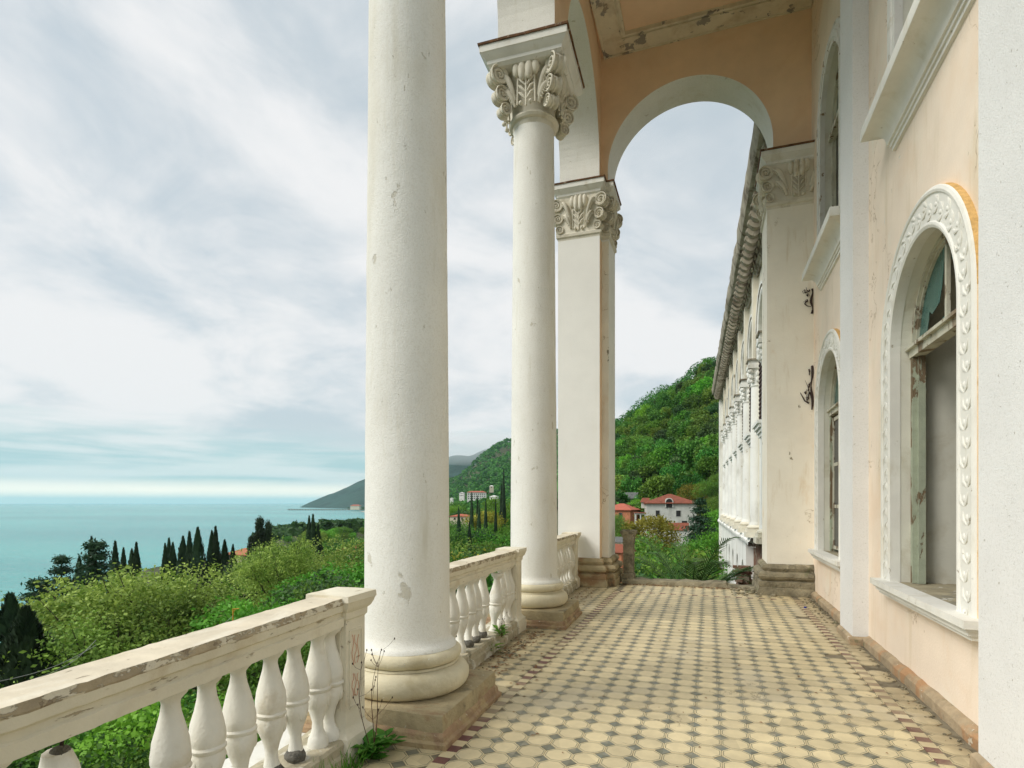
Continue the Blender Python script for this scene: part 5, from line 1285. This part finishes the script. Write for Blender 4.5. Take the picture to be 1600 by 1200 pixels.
# ------------------------------------------------------------------ houses
def house(name, label, cat, px, zc, yaw, wx, wy, hw, hr, wallm, roofm, z0=None, wins=(), over=.5, hip=True, group=None):
    x, y = at(px, zc); zg = ground_z(x, y) if z0 is None else z0
    t = thing(name, label, cat, (x, y, zg), group, yaw)
    mb = MB(); mb.box((-wx / 2, -wy / 2, -6), (wx / 2, wy / 2, hw)); part('wall', mb, wallm, t, True, 0)
    rb = MB(); a, b = wx / 2 + over, wy / 2 + over
    if hip:
        k = max(0, a - b); k2 = max(0, b - a)
        v = [(-a, -b, hw), (a, -b, hw), (a, b, hw), (-a, b, hw), (-a, -b, hw + .15), (a, -b, hw + .15), (a, b, hw + .15), (-a, b, hw + .15), (-k, -k2, hw + hr), (k + .01, k2 + .01, hw + hr)]
        f = [(0, 3, 2, 1), (0, 1, 5, 4), (1, 2, 6, 5), (2, 3, 7, 6), (3, 0, 4, 7)] + ([(4, 5, 9, 8), (5, 6, 9), (6, 7, 8, 9), (7, 4, 8)] if a >= b else [(4, 5, 8), (5, 6, 9, 8), (6, 7, 9), (7, 4, 8, 9)])
    else:
        v = [(-a, -b, hw), (a, -b, hw), (a, b, hw), (-a, b, hw), (-a, 0, hw + hr), (a, 0, hw + hr)]; f = [(0, 3, 2, 1), (0, 1, 5, 4), (2, 3, 4, 5), (0, 4, 3), (1, 2, 5)]
    rb.add(v, f); part('roof', rb, roofm, t, True, 0)
    for (face, u, z, w2, h2) in wins:
        wb = MB(); fb = MB()
        if face == 'f':
            fb.box((u - w2 / 2 - .08, -wy / 2 - .06, z - .08), (u + w2 / 2 + .08, -wy / 2 + .02, z + h2 + .08)); wb.box((u - w2 / 2, -wy / 2 - .075, z), (u + w2 / 2, -wy / 2 - .05, z + h2))
        elif face == 'l':
            fb.box((-wx / 2 - .06, u - w2 / 2 - .08, z - .08), (-wx / 2 + .02, u + w2 / 2 + .08, z + h2 + .08)); wb.box((-wx / 2 - .075, u - w2 / 2, z), (-wx / 2 - .05, u + w2 / 2, z + h2))
        fo = part('window', fb, wallm, t, True, 0); part('pane', wb, 'window dark', fo, True, 0)
    return t
zc = 118; zb = height_of(846, zc)
hw = house('house', 'white stained house with a hipped red roof and an arched dormer', 'house', 1046, zc, R(8), 9.6, 9, height_of(787, zc) - zb, 2.0, 'house white', 'roof red', zb,
           [('f', -2.6, height_of(806, zc) - zb, .75, 1.15), ('f', 1.35, height_of(806, zc) - zb, .85, 1.15), ('f', -.7, height_of(818, zc) - zb, 1.0, .7), ('f', 2.5, height_of(818, zc) - zb, 1.0, .7), ('l', -1, 5.3, .8, 1.2)], .45)
hh = height_of(787, zc) - zb
db = arch_band(MB(), lambda u, d, z: (u, -4.5 + d, z), -.4, .62, hh - .75, hh + .35, [(0, .0), (0, -.25), (.16, -.25), (.16, 1.5)], 12)
dm = part('dormer', db, 'house white', hw, True, 30)
db = MB(); pts = [(-.4 - .62, hh - .75)] + arch_pts(-.4, .62, hh + .35, 12) + [(-.4 + .62, hh - .75)]
db.add([(u, -4.62, z) for u, z in pts], [tuple(range(len(pts)))]); part('pane', db, 'window dark', dm, True, 0)
db = MB(); db.box((-.45, -4.68, hh - .75), (-.35, -4.63, hh + .95)); db.box((-1.0, -4.68, hh + .1), (.2, -4.63, hh + .2)); part('frame', db, 'shutter', dm, True, 0)
lg = MB(); lg.box((-7.0, -4.2, hh - 2.15), (-4.8, 3.0, hh - 1.9)); lg.box((-7.0, -4.2, -6), (-4.8, 3, hh - 4.6))
for yy in (-4.05, -1.8, .5, 2.85): lg.box((-6.95, yy - .12, hh - 4.6), (-6.72, yy + .12, hh - 2.15))
for xx in (-5.9, -4.95): lg.box((xx - .12, -4.17, hh - 4.6), (xx + .12, -3.93, hh - 2.15))
part('loggia', lg, 'house white', hw, True, 0)
lg = MB(); lg.box((-7.15, -4.35, hh - 1.9), (-4.7, 3.1, hh - 1.8)); part('loggia_roof', lg, 'roof red', hw, True, 0)
sm = MB(); sm.box((-5.6, -1.2, hh - .9), (-4.79, 1.2, hh + .3)); part('side_wing', sm, 'house white', hw, True, 0)
sm = MB(); sm.add([(-5.9, -1.5, hh + .3), (-4, -1.5, hh + .3), (-4, 1.5, hh + .3), (-5.9, 1.5, hh + .3), (-5.4, 0, hh + 1.2), (-4, 0, hh + 1.2)], [(0, 1, 5, 4), (2, 3, 4, 5), (3, 0, 4), (1, 2, 5), (0, 3, 2, 1)]); part('side_roof', sm, 'roof red', hw, True, 0)
zc2 = 104
house('annex', 'small white annex with a red lean-to roof below the white house', 'house', 1060, zc2, R(6), 3.2, 3, height_of(828, zc2) - height_of(845, zc2), 1.3, 'house white', 'roof red', height_of(845, zc2), [], .2, False)
zc3 = 175; z3 = height_of(800, zc3)
h2 = house('house', 'white house with a dark grey roof half hidden by trees, left of the red roof', 'house', 991, zc3, R(-10), 6.5, 6, height_of(779, zc3) - z3, 1.9, 'house white', 'roof grey', z3, [('f', -1.4, 1.4, .8, 1.1), ('f', .7, 1.4, .8, 1.1), ('l', 0, 1.4, .8, 1.1)], .6, False)
bl_ = MB(); bl_.add([(1.2, -4.4, 4.1), (4.2, -4.4, 3.7), (4.2, 2, 4.6), (1.2, 2, 5.0), (1.2, -4.4, 4.2), (4.2, -4.4, 3.8), (4.2, 2, 4.7), (1.2, 2, 5.1)], [(0, 3, 2, 1), (4, 5, 6, 7), (0, 1, 5, 4), (1, 2, 6, 5), (2, 3, 7, 6), (3, 0, 4, 7)]); part('canopy', bl_, 'roof blue', h2, True, 0)
zc4 = 140; z4 = height_of(818, zc4)
house('house', 'orange brick house with a bright red roof at the edge of the square pillar', 'house', 972, zc4, R(-20), 8, 7, height_of(797, zc4) - z4, 1.6, 'house brick', 'roof bright', z4, [('f', -1.5, 1.5, .9, 1.2), ('f', 1.5, 1.5, .9, 1.2)], .5)
house('house', 'small house with a brown gable on the hillside behind the red roof', 'house', 1023, 190, R(15), 5, 5, height_of(775, 190) - height_of(795, 190), 1.4, 'house cream', 'roof red', height_of(795, 190), [], .4, False)
zc5 = 30; z5 = height_of(862, zc5)
house('shed', 'cream shed with a red tiled roof beside the lone stone post', 'shed', 966, zc5, R(-25), 1.1, 1.2, height_of(846, zc5) - z5, .25, 'house cream', 'roof grey', z5, [], .1, False)
house('shed', 'low red tiled roof under the cream shed', 'shed', 966, 27, R(-25), 1.0, 1.0, .55, .35, 'house brick', 'roof red', height_of(880, 27), [], .12, False)
zc6 = 105
house('house', 'house with a bright red roof beside the big column', 'house', 575, zc6, R(-15), 8, 7, height_of(858, zc6) - height_of(885, zc6), 1.6, 'house cream', 'roof bright', height_of(888, zc6), [('f', -1.5, 1.3, .8, 1.0)], .5)
house('house', 'brown roofed house glimpsed behind the spring trees', 'house', 384, 120, R(10), 6, 6, 3.5, 1.3, 'house cream', 'house brick', height_of(892, 120), [], .4)
# far hotel and villas on the wooded slope
zh = 1150
ht = house('hotel', 'long white hotel with a red roof on the far wooded slope', 'hotel', 745, zh, R(20), 38, 14, 16, 3, 'far white', 'roof bright', height_of(782, zh), [('f', -16 + 4 * k, 3 + 4.2 * j, 2, 2.2) for k in range(9) for j in range(3)], 1)
house('villa', 'white block left of the far hotel', 'villa', 722, zh + 20, R(10), 10, 9, 10, 2, 'far white', 'far white', height_of(778, zh), [('f', -3 + 3 * k, 4 + 5 * j, 1.6, 2) for k in range(3) for j in range(2)], .4)
house('villa', 'white villa with a pink front above the far hotel', 'villa', 768, zh + 60, R(20), 9, 6, 7, 2, 'house cream', 'far white', height_of(764, zh), [('f', 0, 4, 2, 2)], .4)
house('villa', 'white villa right of the far hotel', 'villa', 772, 900, R(-5), 11, 9, 8, 2, 'far white', 'far white', height_of(784, 900), [('f', -2, 3, 2, 2), ('f', 2, 3, 2, 2)], .4)
house('villa', 'tiny white villa low at the edge of the big column', 'villa', 706, 1000, 0, 5, 5, 7, 1, 'far white', 'far white', height_of(785, 1000), [], .3)
house('house', 'long low house with a pink roof between the cypresses', 'house', 722, 230, R(5), 8, 6, height_of(805, 230) - height_of(812, 230), 1.0, 'house cream', 'roof bright', height_of(814, 230), [('f', -2, .6, .7, .8), ('f', 1, .6, .7, .8)], .3)
house('villa', 'shore house with a pink roof among the dark trees by the pier', 'villa', 556, 2900, R(5), 50, 20, 14, 6, 'house cream', 'roof bright', SEA + 12, [], 2)
# pier
pr = thing('pier', 'long grey pier reaching out into the bay', 'pier', at(560, 3150) + (SEA,))
x0, y0 = at(562, 3150); x1, y1 = at(451, 3150); dx, dy = x1 - x0, y1 - y0; Lp = math.hypot(dx, dy); ang = math.atan2(dy, dx)
mt = Matrix.Rotation(ang, 4, 'Z')
mb = MB(); mb.box((0, -6, 4.5), (Lp, 6, 7), 0, mt); part('deck', mb, 'cornice stone', pr, True, 0)
for k in range(26):
    mb = MB(); mb.box((8 + k * Lp / 26.5, -5, -6), (13 + k * Lp / 26.5, 5, 4.5), 0, mt); part('pile', mb, 'cornice stone', pr, True, 0)
mb = MB(); pts = [at(566 + 2.2 * i, 2700 - 62 * i) for i in range(14)]
mb.rings([[(x - 14, y - 6, SEA + .3), (x + 26, y + 6, SEA + 2.2)] for x, y in pts], 0, False); tag(part('beach', mb, 'beach', ang=0), kind='structure')

# ------------------------------------------------------------------ pavilion roof, bracket pole, wires below the balustrade
x, y = at(60, 37); zt = height_of(996, 37)
pv = thing('pavilion', 'corner of a pavilion roof on a thin pink post among the cypresses', 'pavilion', (x, y, ground_z(x, y)))
zr = zt - ground_z(x, y)
mat('slate', (.30, .28, .28), .7, (.8, 1.1, 4))
mb = MB(); mb.add([(-1.8, -.7, zr - .1), (.62, -.75, zr - .28), (.5, .9, zr - .20), (-1.8, 1.0, zr), (-1.8, -.7, zr - .22), (.62, -.75, zr - .40), (.5, .9, zr - .32), (-1.8, 1.0, zr - .12)], [(0, 1, 2, 3), (7, 6, 5, 4), (0, 4, 5, 1), (1, 5, 6, 2), (2, 6, 7, 3), (3, 7, 4, 0)]); part('roof', mb, 'slate', pv, True, 0)
mb = MB(); mb.box((.13, -.5, 0), (.29, -.34, zr - .3)); mb.box((.02, -.62, zr - .48), (.40, -.22, zr - .34)); part('post', mb, 'house cream', pv, True, 0)
x, y = at(364, 27); zt = height_of(951, 27)
yp = thing('bracket_pole', 'yellow pole with a triangular bracket just above the handrail', 'pole', (x, y, ground_z(x, y)))
zr = zt - ground_z(x, y)
mb = MB(); mb.tube([(0, 0, 0), (0, 0, zr)], .028, 6); part('post', mb, 'yellow paint', yp, True)
mb = MB(); mb.tube([(0, 0, zr - .02), (.28, .09, zr)], .022, 6); mb.tube([(0, 0, zr - .2), (.13, .04, zr - .02)], .016, 6); part('bracket', mb, 'yellow paint', yp, True)
for i, ((pa, ya, za), (pb, yb, zb_), lb) in enumerate((((-30, 1070, 16), (150, 1008, 25), 'thin grey wire crossing behind the handrail at the left, the longest'), ((55, 1060, 17), (150, 1000, 25), 'thin grey wire under the pale tree at the left, the steeper one'), ((300, 990, 22), (364, 962, 27), 'thin wire running to the yellow bracket pole'))):
    A = Vector(at(pa, za) + (height_of(ya, za),)); B = Vector(at(pb, zb_) + (height_of(yb, zb_),))
    mb = MB(); mb.tube([A.lerp(B, t) - Vector((0, 0, .25 * math.sin(PI * t))) for t in np.linspace(0, 1, 10)], .010, 5); tag(part('wire', mb, 'wire'), lb, 'wire')

# ------------------------------------------------------------------ weeds, litter
def weed(name, label, loc, stems, rosette, seeds, hgt, rnd):
    r = random.Random(rnd); t = thing(name, label, 'weed', loc)
    if stems:
        mb = MB(); hb = MB()
        for s in range(stems):
            a = r.uniform(0, 6.28); tip = Vector((math.cos(a) * .10, math.sin(a) * .10, hgt * r.uniform(.75, 1.0))); p = [Vector((0, 0, 0)).lerp(tip, q) + Vector((.02 * math.sin(5 * q + s), .015 * math.cos(4 * q), 0)) for q in np.linspace(0, 1, 8)]
            mb.tube(p, [.0035 - .0022 * q for q in np.linspace(0, 1, 8)], 5)
            for k in range(seeds):
                q = p[r.randrange(3, 8)]; e = q + Vector((r.gauss(0, .05), r.gauss(0, .05), r.uniform(.03, .12))); mb.tube([q, q.lerp(e, .6) + Vector((0, 0, -.01)), e], .0012, 4); hb.ell(e, .005, .005, .008, 0, 6, 4)
        part('stem', mb, 'dry stem', t, True); part('seed_head', hb, 'rebar', t, True)
    V = []
    lb = MB()
    for k in range(rosette):
        a = r.uniform(0, 6.28); l = r.uniform(.06, .15); d = Vector((math.cos(a), math.sin(a), 0)); sd = Vector((-d.y, d.x, 0)); z = r.uniform(.0, .10); el = r.uniform(.2, 1.1)
        p0 = Vector((d.x * .02, d.y * .02, z)); p1 = p0 + d * l * .5 + Vector((0, 0, l * .45 * el)); p2 = p0 + d * l + Vector((0, 0, l * .5 * el)); wd = l * .22
        lb.add([p0, p1 - sd * wd, p1 + Vector((0, 0, -.006)), p1 + sd * wd, p2], [(0, 1, 2), (0, 2, 3), (1, 4, 2), (2, 4, 3)])
    part('leaf', lb, 'leaf green', t, True, 60, kind='stuff')
    return t
weed('weed', 'dry flowering weed with dark seed heads and green leaves by the near balustrade post', (-2.13, 3.30, -.005), 3, 90, 7, .74, 1)
weed('weed', 'tuft of leaves at the corner of the nearest column plinth', (-2.10, 3.45, .0), 0, 30, 0, .2, 3)
weed('weed', 'green tuft growing from the base rail under the second balustrade run', (-2.32, 6.35, .12), 2, 26, 3, .25, 4)
weed('weed', 'small weed in the joint beside the second balustrade rail', (-2.30, 6.05, .0), 0, 12, 0, .15, 6)
g = MB(); gr = random.Random(9)
for k in range(150):
    y = gr.uniform(2.5, 3.2); x = -2.18 + gr.gauss(0, .04); a = gr.uniform(0, 6.28); l = gr.uniform(.05, .2); b = Vector((x, y, 0)); e = b + Vector((math.cos(a) * l * .5, math.sin(a) * l * .5, l)); s = Vector((.004, .003, 0))
    g.add([b - s, b + s, e], [(0, 1, 2)])
tag(part('grass', g, 'leaf green', ang=0, recalc=False), 'thin grass blades along the foot of the near balustrade', 'grass', None, 'stuff')
lt = MB(); st = MB()
def scatter(n, fx, fy, big):
    for k in range(n):
        x, y = fx(), fy(); a = gr.uniform(0, 6.28); s = gr.uniform(.008, .03) * big
        d = Vector((math.cos(a), math.sin(a), 0)) * s; e = Vector((-d.y, d.x, 0)) * .5; c = Vector((x, y, .004 + gr.random() * .006))
        lt.add([c - d, c + e + Vector((0, 0, .006)), c + d, c - e + Vector((0, 0, .004))], [(0, 1, 2, 3)])
scatter(260, lambda: gr.gauss(-2.12, .09), lambda: gr.uniform(4.8, 7.3), 1); scatter(110, lambda: gr.gauss(-2.2, .1), lambda: gr.uniform(8.8, 11.3), 1)
scatter(200, lambda: gr.uniform(-1.8, .8), lambda: gr.gauss(12.16, .05), 1.6); scatter(120, lambda: gr.uniform(-2, 1.6), lambda: gr.uniform(3.6, 12), .7); scatter(60, lambda: gr.gauss(-1.9, .25), lambda: gr.uniform(5, 8), 1)
tag(part('litter', lt, 'litter', ang=0, recalc=False), 'dead leaves and twigs blown along the edges of the tiles', 'litter', None, 'stuff')
def stones(n, fx, fy, s0, s1):
    for k in range(n):
        s = gr.uniform(s0, s1); st.ell((fx(), fy(), s * .4), s, s * gr.uniform(.6, 1), s * .6, 0, 6, 4)
stones(120, lambda: 1.735 - abs(gr.gauss(0, .09)), lambda: gr.uniform(8.8, 11.4), .004, .022); stones(60, lambda: 1.7 - abs(gr.gauss(0, .05)), lambda: gr.uniform(4.5, 7.9), .004, .014)
stones(90, lambda: gr.uniform(.4, 1.2), lambda: gr.gauss(11.6, .12) if gr.random() < .4 else gr.gauss(12.1, .08), .01, .05); stones(80, lambda: gr.gauss(-2.2, .06), lambda: gr.uniform(4.8, 11.2), .004, .02)
st.rough(.006, 30); tag(part('rubble', st, 'old stone', ang=50), 'crumbs of fallen plaster along the foot of the walls', 'rubble', None, 'stuff')
x, y = 1.47, 10.35
cp = MB(); cp.lathe([(.0, .004), (.02, .004), (.022, .018), (.018, .024), (.002, .024)], 14, (x, y, 0)); tag(part('bottle_cap', cp, 'blue plastic'), 'tiny blue bottle cap on the floor near the far window', 'bottle cap')

# a low cloud resting on the far hills
x, y = at(752, 3750)
mi = MB(); mi.ell((x, y, 352), 620, 460, 105, 0, 32, 16, Matrix.Rotation(YAW, 3, 'Z')); mo = tag(part('mist', mi, [], ang=180), kind='stuff', label='low cloud veiling the top of the far hill')
mm_ = D.materials.new('mist'); mm_.use_nodes = True; mm_.node_tree.nodes.clear(); mn = NT(mm_.node_tree)
vo = mn.add('ShaderNodeVolumePrincipled'); vo.inputs['Color'].default_value = (.95, .97, 1, 1); vo.inputs['Density'].default_value = 9e-4
mn.l.new(vo.outputs[0], mn.add('ShaderNodeOutputMaterial').inputs['Volume']); mo.data.materials.append(mm_)
# ------------------------------------------------------------------ the air: one even box of haze round everything
hz = MB(); hx = 62000.0; hz.add([(-hx, -hx, -90), (hx, -hx, -90), (hx, hx, -90), (-hx, hx, -90), (-hx, -hx, 470), (hx, -hx, 470), (hx, hx, 470), (-hx, hx, 470)], [(0, 3, 2, 1), (4, 5, 6, 7), (0, 1, 5, 4), (1, 2, 6, 5), (2, 3, 7, 6), (3, 0, 4, 7)])
ho = tag(part('haze', hz, [], ang=0), kind='stuff', label='thin even sea haze filling the air')
hm = D.materials.new('haze'); hm.use_nodes = True; hm.node_tree.nodes.clear()
ht_ = NT(hm.node_tree); o_ = ht_.add('ShaderNodeOutputMaterial'); v_ = ht_.add('ShaderNodeVolumePrincipled')
v_.inputs['Color'].default_value = (.60, .86, .95, 1); v_.inputs['Density'].default_value = 4e-5; v_.inputs['Anisotropy'].default_value = 0
ht_.l.new(v_.outputs[0], o_.inputs['Volume']); ho.data.materials.append(hm)
